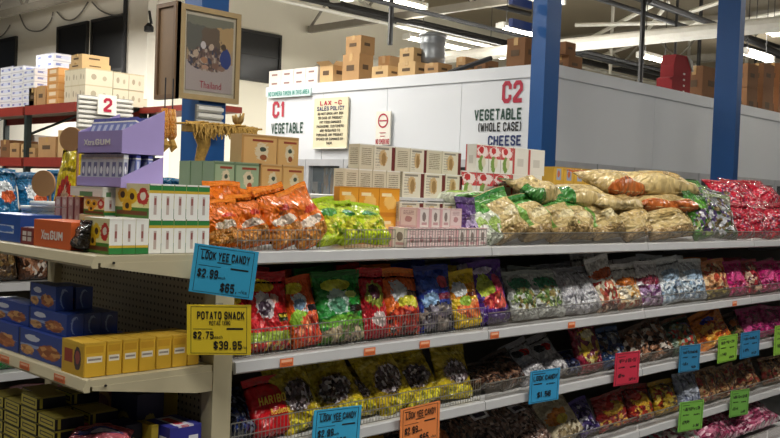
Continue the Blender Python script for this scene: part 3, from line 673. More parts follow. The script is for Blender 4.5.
for i in range(3):
    a = P(64.5 + 7 * i, 90, 0, RX + .05).y; b = P(71.2 + 7 * i, 90, 0, RX + .05).y
    carton(RX + .05, RX + .45, b, a, RZ, z1, pale_case, '%s pale case in the lower row near rack end' % ['left', 'middle', 'right'][i], 'pale cases', mark=False, tape=False, name='printed_case')
    carton(RX + .05, RX + .45, b, a, z1, z1 + .22, pale_case, '%s pale case in the upper row near rack end' % ['left', 'middle', 'right'][i], 'pale cases', mark=False, tape=False, name='printed_case')
# a second run of pale cases beyond the ribbed panel
hr = empty('high_shelf', (RX + .9, R1 - 1.0, 0)); MB().box(0, .6, -.6, 1.0, RZ - .08, RZ).build('deck', rack_red, hr); MB().box(.1, .18, -.55, -.47, 0, RZ - .08).build('upright', rack_dk, hr); MB().box(.1, .18, .85, .93, 0, RZ - .08).build('upright', rack_dk, hr); tag(hr, 'red-edged shelf end hidden behind the ribbed panel', 'shelf')
for i in range(4):
    for j in range(2):
        if i == 3 and j == 1: continue
        a = P(86 + 9.4 * i, 90, 0, RX + 1).y; b = P(95 + 9.4 * i, 90, 0, RX + 1).y
        carton(RX + 1, RX + 1.4, b, a, RZ + j * .2, RZ + j * .2 + .197, pale_case, '%s pale case of the %s row above the ribbed panel' % (ORD[i + 1], ['lower', 'upper'][j]), 'pale cases', mark=False, tape=False, name='printed_case')
z2 = z1 + .22
a = P(69, 80, 0, RX + .05).y; b = P(92, 80, 0, RX + .05).y
dd = [P(69, 80, 0, RX + .05).y, P(84.5, 80, 0, RX + .05).y]
t = rc(69, 82, 63, 72, kraft2, 'lower brown carton crowning the pale cases on the rack', z0=z2, group='rack cartons', depth=.42)
t = rc(71, 82, 54.5, 62, kraft2, 'upper brown carton crowning the pale cases on the rack', z0=t, group='rack cartons', depth=.4)
for i in range(2):
    for j in range(2):
        carton(RX + .46 + i * .24, RX + .46 + i * .24 + .235, P(85.2, 90, 0, RX + .05).y, P(78.5, 90, 0, RX + .05).y, RZ + j * .23, RZ + j * .23 + .225, pale_case, '%s pale case, %s row, along the short side of the rack' % (['near', 'far'][i], ['lower', 'upper'][j]), 'pale cases', mark=False, tape=False, name='printed_case')
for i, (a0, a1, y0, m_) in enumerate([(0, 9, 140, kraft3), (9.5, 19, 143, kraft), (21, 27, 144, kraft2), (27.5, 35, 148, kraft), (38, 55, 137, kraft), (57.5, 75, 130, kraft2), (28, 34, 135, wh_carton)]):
    X = RX + .05 if i < 6 else RX + .55
    rc(a0, a1, y0, 158, m_, ['leftmost dark carton', 'second brown carton', 'small pale carton', 'small orange brown carton', 'big brown carton left of the cardboard disc', 'tall pale carton near the rack end', 'small white carton at the back'][i] + ' on the lower rack beam', z0=RZ2, group='lower rack cartons', X=X, depth=.45)

# ------------------------------------------------------------------ the candy gondola
YF = 2.557; XS = 1.885; YB = 3.17                    # shelf front plane, start of the run, back panel
ZT, Z2, Z3, Z4, Z5 = 1.40, 1.03, .715, .375, .12     # shelf surfaces, top to bottom
SEC = 1.36; NSEC = 5
def pegboard_mat():
    t = NT('pegboard'); tc = t.n('ShaderNodeTexCoord').outputs['Object']
    sx = t.n('ShaderNodeSeparateXYZ'); t.l(tc, sx.inputs[0])
    fy = t.math('SUBTRACT', t.math('FRACT', t.math('MULTIPLY', sx.outputs[1], 40.0)), .5); fz = t.math('SUBTRACT', t.math('FRACT', t.math('MULTIPLY', sx.outputs[2], 40.0)), .5)
    r = t.math('SQRT', t.math('ADD', t.math('MULTIPLY', fy, fy), t.math('MULTIPLY', fz, fz)))
    t.put(t.b.inputs['Base Color'], t.mix(t.math('LESS_THAN', r, .2), C('#9a907a'), C('#2a251d'))); t.b.inputs['Roughness'].default_value = .6
    return t.m
peg = pegboard_mat()
gd = empty('candy_gondola', (XS, YF, 0)); tag(gd, 'long white gondola shelving unit with almond end display full of candy', 'shelving')
rail_m = plain('rail_white', '#bfc0c2', .3, var=.06, scale=10)
sticker_m = printed('orange_price_sticker', '#e0713a', [('rect', .1, .9, .55, .85, '#f0b896'), ('lines', .1, .9, .1, .45, 2, '#7c3518')], .5)
clear_m = glass('clear_plastic', '#6a645c', .24, .08)
def gp(name, x0, x1, y0, y1, z0, z1, m, parent=gd): return bx(name, x0 - XS, x1 - XS, y0 - YF, y1 - YF, z0, z1, m, parent)
def wire_fence(parent, x0, x1, z0, z1, y):
    m = MB(); L = x1 - x0; n = int(L / .0165); t = .0008
    for z in (z0, z1, (z0 * .5 + z1 * .5)):
        m.box(x0, x1, y - .0015, y + .0015, z - .0015, z + .0015)
    for i in range(n + 1):
        x = x0 + L * i / n; m.box(x - t, x + t, y - t, y + t, z0, z1)
    o = m.build('wire_fence', steel, parent); o['kind'] = 'stuff'; return o
for li, z in enumerate((ZT, Z2, Z3, Z4, Z5)):
    for s in range(NSEC):
        x0 = XS + s * SEC + (.003 if s else 0); x1 = XS + (s + 1) * SEC - .003
        # shelf tray with folded front lip
        zb = z - .03
        sh = empty('shelf', (x0 - XS, 0 if li < 4 else -.16, z)); sh.parent = gd
        MB().box(0, x1 - x0, .012, YB - YF + (0 if li < 4 else .16), -.03, 0).build('shelf_tray', white_metal, sh)
        MB().prism([(.012, .004), (0, 0), (-.004, -.034), (.004, -.04), (.012, -.04)], 0, 0, x1 - x0).build('price_rail', rail_m, sh)
        if li < 4:
            for xb in (.02, x1 - x0 - .03): MB().prism([(.03, -.03), (YB - YF, -.03), (YB - YF, -.12), (YB - YF - .1, -.12)], 0, xb, xb + .006).build('bracket', white_metal, sh)
        if s == 0 and li in (1, 2, 3):
            wire_fence(sh, .0, x1 - x0 - .02, .012, .105, .014)
        elif s > 0 or li == 4:
            MB().box(.01, x1 - x0 - .01, .012, .015, .002, .075 if li else .06).build('clear_lip', clear_m, sh)
            MB().box(.01, x1 - x0 - .01, .011, .016, .075 if li else .06, .079 if li else .064).build('lip_edge', steel, sh)
        elif li == 0:
            for px0, px1 in ((236, 322), (347, 397), (406, 488)):
                a = P(px0, 245, 1, YF).x - x0; b = P(px1, 245, 1, YF).x - x0
                wire_fence(sh, max(a, 0.0), min(b, x1 - x0), .008, .078, .012)
# orange stickers on the rails
for (px, py, z) in [(495, 328, Z2), (572, 318, Z2), (287, 354, Z2), (370, 346, Z2), (425, 339, Z2), (735, 298, Z2)]:
    p = P(px, py, 1, YF - .006); gp('price_sticker', p.x - .03, p.x + .03, YF - .0065, YF - .005, z - .034, z - .005, sticker_m)
gp('back_panel', XS, XS + SEC * NSEC, YB, YB + .02, .0, ZT - .03, plain('back_panel_dark', '#6a6358', .7))
gp('kick_plate', XS, XS + SEC * NSEC, YF - .13, YF - .11, 0, Z5 - .04, white_metal)
for s in range(NSEC + 1): gp('upright', XS + s * SEC - .0, XS + s * SEC + .03, YB + .02, YB + .07, 0, ZT - .03, white_metal)
gp('riser_shelf', XS - .05, XS + 3.75, 2.90, 3.55, 1.592, 1.605, white_metal)      # raised deck at the back of the top shelf
for x in (XS, XS + 1.2, XS + 2.4, XS + 3.68): gp('riser_leg', x, x + .03, 3.45, 3.5, ZT, 1.592, white_metal)
gp('top_deck', XS - .1, XS + SEC * NSEC, YB + .022, 3.76, ZT - .03, ZT, white_metal)
# --- end display (almond)
XE = 1.365; XU = 1.80; EY0, EY1 = 2.565, 3.78
gp('end_upright', XU, XU + .075, EY0 - .002, EY0 + .062, 0, ZT + .0, almond)
gp('end_upright', XU, XU + .075, EY1 - .06, EY1, 0, ZT, almond)
gp('pegboard_panel', XU + .03, XU + .045, EY0 + .062, EY1 - .06, .1, ZT - .02, peg)
def end_shelf(z, xe):
    sh = empty('end_shelf', (xe - XS, EY0 - YF, z)); sh.parent = gd; L = EY1 - EY0; D = XU - xe
    MB().box(.012, D, .002, L - .002, -.02, 0).build('shelf_tray', almond, sh)
    MB().prism([(.012, .004), (0, .0), (-.012, -.028), (-.006, -.036), (.012, -.036)], 1, .0, L).build('price_rail', almond, sh)
    for y in (0, L - .004): MB().prism([(.02, -.02), (D, -.02), (D, -.085), (D - .06, -.085), (.02, -.032)], 1, y, y + .004).build('side_bracket', almond, sh)
    return sh
s1 = end_shelf(ZT, XE); s2 = end_shelf(Z2, 1.35); s3 = end_shelf(.70, 1.34); s4 = end_shelf(.30, 1.34)
for s, z in ((s1, ZT), (s2, Z2)):
    MB().lathe([(0, 0), (.004, 0), (.004, .004), (0, .004)], 8).build('bolt', black, s, loc=(.06, -.003, -.02), rot=(math.pi / 2, 0, 0))
for px, py in ((5, 364), (25, 370), (60, 381)):
    p = P(px, py, 0, 1.34); o = MB().box(-.013, -.0115, -.035, .035, -.026, -.004).build('price_sticker', sticker_m, s2, loc=(0, p.y - EY0, 0)); o.rotation_euler = (0, 0, 0)

# ------------------------------------------------------------------ pouches
def pouch_mesh(seed, fat=1.0):
    rnd = random.Random(seed); nx, ny = 12, 16
    ph = [rnd.uniform(0, 6.28) for _ in range(8)]
    def th(u, v):
        g = max(0.0, min(1.0, v / .10)) ** .55 * max(0.0, min(1.0, (.93 - v) / .30)) ** .75 if v < .93 else 0
        e = max(0.0, 1 - abs(2 * u - 1) ** 3) ** .7
        wv = 1 + .16 * math.sin(7 * u + 5 * v + ph[0]) + .12 * math.sin(13 * v - 4 * u + ph[1]) + .1 * math.sin(11 * u + ph[2])
        return .5 * e * g * wv * (1.1 - .3 * v)
    def edge(v): return 1 - .05 * math.sin(min(1, v * 1.05) * math.pi) + .012 * math.sin(17 * v + ph[3])
    m = MB()
    def pt(i, j, sgn):
        u, v = i / nx, j / ny
        x = (u - .5) * edge(v); z = v + .012 * math.sin(6 * u + ph[4]) * v
        y = sgn * th(u, v) * (1 if sgn < 0 else .7) + .12 * math.sin(2.2 * v + ph[5]) * v * v * .4 - .0006 * sgn * 0
        return (x, y, z * .93)
    for sgn in (-1, 1):
        for i in range(nx):
            for j in range(ny):
                q = [pt(i, j, sgn), pt(i + 1, j, sgn), pt(i + 1, j + 1, sgn), pt(i, j + 1, sgn)]
                uv = [(i / nx, j / ny), ((i + 1) / nx, j / ny), ((i + 1) / nx, (j + 1) / ny), (i / nx, (j + 1) / ny)]
                if sgn > 0: q = q[::-1]; uv = uv[::-1]
                m.quad(*q, 0, uv)
    # crimped seal strip on top
    s = MB(); yb = lambda i: pt(i, ny, -1)
    for i in range(nx):
        a, b = yb(i), yb(i + 1); j1, j2 = .02 * (i % 2), .02 * ((i + 1) % 2)
        s.quad((a[0], a[1] - .02, a[2] - .01), (b[0], b[1] - .02, b[2] - .01), (b[0], b[1] - .02 + j2, b[2] + .07), (a[0], a[1] - .02 + j1, a[2] + .07), 0, [(i / nx, 0), ((i + 1) / nx, 0), ((i + 1) / nx, 1), (i / nx, 1)])
        s.quad((a[0], a[1] + .02, a[2] - .01), (a[0], a[1] + .02 + j1, a[2] + .07), (b[0], b[1] + .02 + j2, b[2] + .07), (b[0], b[1] + .02, b[2] - .01), 0)
    return m, s
PM = {}
DES = {}
def design(key, desc, base, layers, seal=None, rough=.25, crinkle=.5, metal=0, wob=.06, cat='candy bag'):
    DES[key] = (desc, printed('film_' + key, base, layers, rough, crinkle, metal, wob), printed('seal_' + key, seal or base, [('rect', 0, 1, .85, 1, base)], rough, .2, metal), cat)
def pouch(key, x, y, z, w_, h_, d_=.07, tilt=12, yaw=0, roll=0, label=None, group=None, seed=None):
    """bag standing with its base centre at x, y, z, its printed face towards -Y"""
    desc, mat, sm, cat = DES[key]; seed = (random.randrange(5) if seed is None else seed)
    if (key, seed) not in PM:
        m, s = pouch_mesh(seed); PM[key, seed] = (m.mesh('bag', mat, True), s.mesh('top_seal', sm, False))
    me, se = PM[key, seed]; a = math.radians(tilt)
    o = link('candy_bag', me, None, (x, y, z + .35 * d_ * abs(math.sin(a)) + .002), None, (w_, d_, h_))
    o.rotation_euler = (Matrix.Rotation(math.radians(yaw), 3, 'Z') @ Matrix.Rotation(math.radians(roll), 3, 'Y') @ Matrix.Rotation(-a, 3, 'X')).to_euler()
    link('top_seal', se, o)
    tag(o, label or desc, cat, group); return o
MX = lambda *c: list(c)
design('orange_chip', 'orange snack bag with red print', '#e8741a', [('bitsrect', 0, 1, .04, .34, MX('#c07c30', '#d08a3a', '#a8642a', '#d8a060'), 30), ('ell', .42, .42, .3, .08, '#efdcc8', .5), ('ell', .58, .62, .26, .06, '#cf3c1c', .6)], '#f28a2a', .28)
design('lime_pack', 'bright yellow-green snack bag', '#b9cf1f', [('ell', .45, .35, .3, .18, '#e3df4a', .4), ('ell', .5, .68, .28, .1, '#3f8f2a', .4), ('bits', .6, .3, .25, .16, MX('#d8d63a', '#8fb21e', '#e8e67a'), 14)], '#a8c81a', .25)
design('pale_green', 'small white and green vegetable chip bag', '#dfe6d2', [('rect', 0, 1, .78, 1, '#4f9a3c'), ('ell', .5, .4, .32, .22, '#a9c86a', .4), ('ell', .6, .3, .2, .12, '#f4f4ea', .3)], '#4f9a3c', .3)
design('purple_pack', 'small dark purple snack bag', '#5a3d78', [('ell', .5, .45, .3, .2, '#b9a8cf', .4), ('bits', .5, .25, .35, .15, MX('#7d5a9a', '#cfc0dd', '#3c2a58'), 12)], '#4a2f68')
design('cream_green', 'big cream rice cracker bag with green band', '#c2ab74', [('bitsrect', 0, 1, .0, .26, MX('#9a8052', '#b0945f', '#82683f', '#c0a470'), 46), ('rect', 0, 1, .84, 1, '#4b8a3a'), ('rect', .0, .14, .3, 1, '#7aa850'), ('ell', .55, .55, .25, .1, '#dccd9f', .4)], '#2f7d36', .35, .45)
design('cream_plain', 'big cream rice cracker bag', '#c6ae78', [('bitsrect', 0, 1, .0, .24, MX('#9c7e50', '#b4976a', '#85693f', '#c8ac7c'), 46), ('ell', .5, .62, .35, .12, '#c9ad72', .5)], '#c7b07c', .35, .45)
design('cream_orange', 'big cream cracker bag with orange band', '#c4a872', [('rect', 0, 1, .74, 1, '#c0632a'), ('bitsrect', 0, 1, .0, .24, MX('#a8834f', '#b8935a', '#8f6f44'), 46), ('ell', .5, .5, .3, .14, '#e2cf9f', .4)], '#b9572a', .32, .5)
design('top_orange', 'cream bag with orange end', '#c6ae78', [('rect', 0, 1, 0, .11, '#b8622c'), ('ell', .5, .5, .36, .16, '#d2bb88', .5), ('rect', 0, 1, .88, 1, '#b8622c')], '#b8622c', .35, .6)
design('top_green', 'cream bag with green end', '#c2ab74', [('rect', 0, .2, 0, .5, '#3f8038'), ('ell', .6, .5, .36, .16, '#cdb782', .5)], '#2f7d36', .35, .6)
design('top_cream', 'plump cream bag', '#c9b27c', [('ell', .5, .4, .36, .2, '#b89a60', .6)], '#b8a070', .35, .6)
design('green_mix', 'green leafy print snack bag', '#3f7a2c', [('bits', .5, .35, .45, .3, MX('#3d6b28', '#8a9a5a', '#cfcbd2', '#5a4a70', '#6a5a36'), 14), ('ell', .5, .75, .35, .12, '#5c9c34', .4)], '#2f6a24')
design('foil_mix', 'crumpled foil and green mixed bag', '#7c7a6a', [('bits', .5, .5, .5, .5, MX('#8c8f92', '#3f5a34', '#6a5a3a', '#b9bac0', '#4d3f66'), 11)], '#6a7a4a', .2, .8)
design('red_foil', 'red foil candy bag with silver specks', '#b81d33', [('bits', .5, .4, .5, .42, MX('#b3182c', '#d63a4c', '#8c1024', '#c02038', '#e0a0a8', '#a01428', '#7a3a5c'), 22)], '#a81830', .22, .7)
design('red_gummy', 'red gummy bag with yellow logo and dark label', '#c41f26', [('ell', .38, .88, .3, .09, '#e8c22a', .2), ('ell', .35, .6, .18, .17, '#cfc4c8', .6), ('ell', .32, .57, .12, .1, '#4a3a4a', .5), ('ell', .6, .7, .14, .06, '#e0b0a0', .6), ('rect', .62, .98, .38, .5, '#1c1414'), ('lines', .65, .95, .4, .48, 1, '#d8c23a'), ('rect', 0, 1, .1, .26, '#8fa83a'), ('bitsrect', 0, 1, 0, .12, MX('#7a2020', '#b03030', '#d8b050'), 14)], '#b81820')
design('orange_gummy', 'orange gummy bag with white splash', '#dd5a22', [('ell', .38, .9, .28, .09, '#e6d23a', .2), ('ell', .42, .66, .22, .16, '#cfdadf', .6), ('ell', .4, .64, .16, .1, '#7a9ab8', .4), ('rect', .6, 1, .5, .6, '#1e1a20'), ('ell', .3, .42, .26, .14, '#8fbf3a', .3), ('bits', .6, .22, .45, .24, MX('#c8372a', '#e25a3a', '#a82018', '#ee8a5a'), 9)], '#d8521e')
design('green_gummy', 'green gummy bag with silver splash', '#1f7d2c', [('ell', .42, .86, .3, .09, '#d8dc4a', .2), ('ell', .42, .6, .22, .18, '#a9c4b6', .6), ('ell', .7, .7, .12, .05, '#c8d86a', .6), ('ell', .4, .56, .16, .12, '#4f8a6a', .4), ('rect', .62, .98, .44, .54, '#101a10'), ('ell', .5, .3, .42, .12, '#6fae3a', .4), ('bits', .5, .12, .5, .14, MX('#7a6a5a', '#4a6a2a', '#a89a7a'), 12)], '#176a24')
design('crimson_gummy', 'slim crimson bag with grape print', '#b81c28', [('ell', .5, .66, .35, .2, '#8f9a3a', .5), ('ell', .45, .7, .2, .12, '#4a2030', .4), ('rect', 0, 1, 0, .3, '#a81424'), ('ell', .5, .28, .25, .12, '#d8c4c0', .5)], '#c03030')
design('orange_berry', 'orange topped gummy bag with berries', '#d86422', [('ell', .37, .68, .2, .18, '#c4c8cc', .6), ('rect', .55, 1, .6, .7, '#3a2a1c'), ('ell', .6, .5, .26, .12, '#c9c43a', .4), ('bits', .5, .2, .5, .26, MX('#a8281e', '#7a1414', '#d04a2a', '#3a1a14'), 10)], '#e07a2a')
design('blue_gummy', 'dark blue gummy bag', '#23398f', [('ell', .35, .75, .25, .12, '#3f62c8', .3), ('ell', .7, .78, .16, .1, '#c04a5a', .3), ('rect', .5, 1, .5, .6, '#6a1c30'), ('ell', .3, .5, .22, .14, '#8fb4dc', .5), ('bits', .5, .2, .5, .26, MX('#2c2a34', '#6a6470', '#1a1820', '#8a8078'), 9)], '#1c2c80')
design('yellow_gummy', 'yellow gummy bag with peach print', '#d9b51f', [('rect', 0, 1, .55, .8, '#d88a1f'), ('ell', .3, .72, .25, .14, '#e9eef0', .4), ('rect', .5, 1, .56, .64, '#6a2a18'), ('bits', .55, .34, .42, .18, MX('#d0552a', '#e88a4a', '#b83a1c'), 8), ('ell', .4, .5, .2, .1, '#8fae3a', .4)], '#e0c22a')
design('purple_gummy', 'deep purple gummy bag with grapes', '#4b2480', [('ell', .4, .9, .3, .06, '#cfc3de', .3), ('ell', .3, .64, .22, .2, '#a3b23a', .4), ('ell', .68, .6, .18, .22, '#c03a5a', .4), ('bits', .55, .38, .4, .14, MX('#c02f3a', '#d85a4a', '#8a1c30'), 9), ('rect', 0, 1, 0, .24, '#3a1c66')], '#552a90')
design('mint_clear', 'clear silver bag with green wrapped candy', '#b9bcb6', [('ell', .5, .76, .4, .16, '#2f7d58', .4), ('bits', .5, .42, .42, .26, MX('#6f8a4a', '#9aa46a', '#4f6a38', '#c9ccc4', '#8a7a4a'), 12)], '#9aa09c', .18, .7)
design('silver', 'crumpled silver foil bag', '#b4b4ba', [('ell', .5, .5, .4, .3, '#d9d9de', .6), ('bits', .5, .25, .45, .2, MX('#c9c9cf', '#8f8f98', '#e2e2e6'), 8)], '#8a8a90', .18, .8, .3)
design('white_red', 'white header bag of red and cream nougat', '#d8d6d2', [('ell', .5, .72, .5, .1, '#b8542a', .4), ('bitsrect', 0, 1, .08, .6, MX('#d8c8a8', '#e6dcc4', '#b86a4a', '#a83a34'), 11), ('bitsrect', 0, 1, 0, .18, MX('#8a2f2a', '#c8a890', '#5a2a24'), 11)], '#e0e0e0', .2, .6)
design('white_orange', 'white bag of orange candy pieces', '#dcd9d4', [('ell', .5, .62, .5, .12, '#c06a2a', .5), ('bitsrect', 0, 1, .1, .52, MX('#e0c9a0', '#d6a25a', '#ece2cc'), 11), ('bitsrect', 0, 1, 0, .16, MX('#9a4a30', '#d8c0a0'), 11)], '#e2e2e2', .2, .6)
design('white_plum', 'white topped bag of plum candy', '#d9d7da', [('ell', .5, .6, .5, .12, '#7a2438', .5), ('bitsrect', 0, 1, .0, .48, MX('#a88ab0', '#8a5a8c', '#c8b4c8', '#5a2a4a'), 10)], '#e0e0e2', .2, .6)
design('white_blue', 'white and pale blue foil bag', '#d3d9de', [('ell', .5, .66, .4, .14, '#a3bcd4', .4), ('bitsrect', 0, 1, .05, .5, MX('#b8c8d4', '#8aa4bc', '#e0e6ea', '#6f7f94'), 11)], '#dfe3e6', .2, .7)
design('peach_mix', 'peach and red striped candy bag', '#cf8a5a', [('bits', .5, .55, .5, .42, MX('#d8a070', '#b84a34', '#e2c49a', '#8a5a34'), 9), ('bitsrect', 0, 1, 0, .25, MX('#6a5a34', '#9a8a4a', '#4a3a24'), 10)], '#c87a4a', .25, .6)
design('magenta', 'bright magenta candy bag', '#b81c6a', [('ell', .5, .55, .35, .22, '#d84a8a', .5), ('bits', .5, .25, .45, .22, MX('#8a1450', '#d8609a', '#c02a5a'), 10)], '#c0246f', .22, .6)
design('red_tartan', 'dark red bag with cream pattern', '#8f1c34', [('bits', .5, .5, .42, .4, MX('#b82c3a', '#d8b49a', '#5a1424', '#3a2a2a'), 8)], '#a02038')
design('yellow_liquorice', 'yellow bag with clear window of dark candy', '#b8a022', [('ell', .5, .5, .36, .26, '#8a7420', .2), ('bits', .5, .5, .32, .22, MX('#4a3a34', '#7a6a6c', '#2c2226', '#c8c0c4', '#5a4a50'), 19), ('rect', .08, .92, .84, .9, '#c9b54a'), ('bits', .5, .12, .45, .12, MX('#c8b41f', '#8f8a1a', '#d8cc3a'), 9)], '#b09a2c', .2, .6)
design('haribo_red', 'red square bag with gold logo', '#b8141c', [('rect', 0, 1, 0, .12, '#9c1018')], '#c01a20', .3, .2)
design('dark_blue_wrap', 'dark navy bag of wrapped sweets', '#1c2238', [('bits', .5, .5, .5, .5, MX('#141a30', '#2a3c78', '#0f1220', '#8a90a8', '#1c2850'), 11)], '#1a2a60', .18, .7)
design('brown_clear', 'clear bag of dark brown candy', '#3a2a22', [('bits', .5, .45, .5, .45, MX('#2a1c16', '#5a3c2c', '#8a6a54', '#1c1412', '#6a4a3a'), 13)], '#4a3a30', .18, .7)
design('silver_red', 'silver bag with black and red print', '#a9a5a6', [('ell', .6, .72, .22, .1, '#b8241f', .3), ('ell', .36, .74, .16, .1, '#1c1c20', .3), ('rect', .15, .85, .3, .5, '#8f8c90'), ('ell', .5, .2, .35, .14, '#c9c6c8', .5)], '#9a9698', .2, .6)
design('yellow_red', 'maroon framed bag of yellow sweets', '#7a1c30', [('bits', .5, .55, .38, .36, MX('#c8a83a', '#a88a34', '#6a2a3a', '#d8cc8a'), 8), ('ell', .55, .8, .2, .08, '#e0d8b0', .3)], '#7a1c30')
design('blue_foil', 'blue and silver foil candy bag', '#2f4f7a', [('bits', .5, .5, .5, .45, MX('#2a4470', '#8f9aa4', '#1a2434', '#c9ccd0', '#5a4a3a'), 9)], '#34507a', .2, .8)
design('bronze', 'bronze and white wrapped candy bag', '#5a3a28', [('bits', .5, .5, .5, .45, MX('#4a2c1c', '#8a6048', '#d0c4b8', '#2c1c16', '#a8785a'), 9)], '#4a3022', .2, .8)
design('multi_green', 'dark green and red printed candy bag', '#2f4030', [('ell', .7, .72, .2, .12, '#2a2c78', .3), ('bits', .45, .45, .45, .4, MX('#2c3c2a', '#7a6a3a', '#a8342a', '#4a5a4a', '#8a9a8a'), 10)], '#6a3a24')
design('orange_swirl', 'orange bag with blue oval logo', '#c8701c', [('ell', .5, .76, .2, .1, '#2a2c8a', .2), ('bits', .5, .4, .45, .32, MX('#d8842a', '#b8501c', '#e0a84a', '#8a3a1a'), 9)], '#d07a20')
design('pink_strips', 'purple pink bag of candy strips', '#a82c6c', [('bits', .5, .5, .45, .45, MX('#8a2058', '#c04a84', '#b03070', '#6a1848'), 6)], '#a02a68')
design('nut_clear', 'clear bag of brown nuts with white label', '#5c443a', [('bitsrect', 0, 1, 0, 1, MX('#4a3630', '#7a5c50', '#947a6c', '#3a2824', '#a8948a'), 20), ('rect', .2, .55, .66, .84, '#dcd8dc'), ('rect', .26, .5, .7, .8, '#3a3040')], '#6a5a50', .15, .6)
design('tan_pack', 'cream bag with orange and yellow print', '#b5a88a', [('ell', .4, .6, .3, .16, '#c87a2a', .4), ('ell', .5, .5, .16, .1, '#c8b03a', .3), ('bits', .5, .2, .4, .18, MX('#8a7a5a', '#c8bca0', '#6a5a44'), 10)], '#c0b496')
design('violet_foil', 'violet and silver foil candy bag', '#4a3c78', [('bits', .5, .4, .5, .45, MX('#3a2c66', '#7a6ca4', '#b4b0c0', '#2a2044'), 10)], '#52408a', .18, .8)
design('red_yellow', 'red bag with yellow star print', '#8a1c1c', [('ell', .5, .6, .34, .2, '#c89a2a', .5), ('ell', .35, .7, .2, .12, '#a82a20', .4), ('bits', .5, .22, .45, .2, MX('#6a1818', '#a03020', '#c8a040'), 9)], '#7a181c')
design('yellow_mix', 'yellow and brown candy bag', '#b08a22', [('bits', .5, .5, .45, .45, MX('#c8a02a', '#7a5a1c', '#d8bc4a', '#5a2c1c', '#a8341c'), 9)], '#a8801c')
design('wafer', 'clear pack of tan wafer sticks', '#8a6444', [('bitsrect', 0, 1, 0, 1, MX('#a07a50', '#6a4430', '#b8946a', '#7a5438', '#9a3a34'), 9), ('rect', .3, .36, 0, 1, '#5a3a28'), ('rect', .64, .7, 0, 1, '#5a3a28')], '#7a5a44', .25, .5)
design('silver_blue', 'pale blue silver striped pack', '#8f96a8', [('rect', .2, .26, 0, 1, '#5a6078'), ('rect', .46, .52, 0, 1, '#5a6078'), ('rect', .72, .78, 0, 1, '#5a6078'), ('ell', .5, .5, .3, .2, '#a8aebc', .4)], '#7a8298', .2, .5)
design('pink_mix', 'clear bag of pink wrapped sweets', '#b07a86', [('bitsrect', 0, 1, 0, 1, MX('#b88a94', '#d8b8bc', '#8a3a54', '#c0d0c8', '#c86a84', '#e8e0dc'), 15)], '#c49aa4', .18, .7)
design('rose_mix', 'clear bag of deep pink sweets', '#8a3a54', [('bitsrect', 0, 1, 0, 1, MX('#9a3a5c', '#6a2440', '#b86a84', '#7a2a48', '#d0a0b0'), 16)], '#8a3a54', .18, .7)
design('mint_mix', 'clear bag of white and mint sweets', '#9aa8a4', [('bitsrect', 0, 1, 0, 1, MX('#b8c4c0', '#7aa098', '#d8dcd8', '#b04a5c', '#8a8f94'), 15)], '#a8b4b0', .18, .7)
design('dark_mix', 'dark bag with orange print', '#2c221c', [('ell', .55, .65, .3, .16, '#a85a24', .4), ('bits', .5, .3, .45, .28, MX('#2a1c16', '#5a3a28', '#7a5a34', '#3a4a24'), 10)], '#3a241a')
design('blue_snack', 'glossy blue and white snack bag', '#1c6a9c', [('ell', .5, .55, .3, .2, '#e0e6ea', .5), ('ell', .6, .4, .2, .14, '#c8582a', .4), ('rect', 0, 1, .82, 1, '#17587f')], '#1a5f8c', .2, .6)
design('brown_snack', 'brown snack bag', '#4a3826', [('bits', .5, .5, .45, .4, MX('#5a4228', '#7a5a34', '#3a2a1c', '#8a7044'), 8)], '#52402c', .25, .5)
design('green_snack', 'green snack bag with yellow print', '#1f8a3c', [('ell', .55, .6, .28, .14, '#d8c83a', .4), ('ell', .5, .3, .3, .15, '#d8dcd0', .5)], '#1a7a34', .25, .5)
design('yellow_tall', 'tall yellow bag with red badge', '#d9c21f', [('ell', .55, .42, .34, .2, '#b8342a', .3), ('ell', .55, .38, .22, .14, '#c8a88a', .4), ('ell', .5, .22, .3, .1, '#3a2c28', .4), ('rect', .3, .8, .68, .72, '#8a7a1c')], '#e0cc2a', .25, .4)

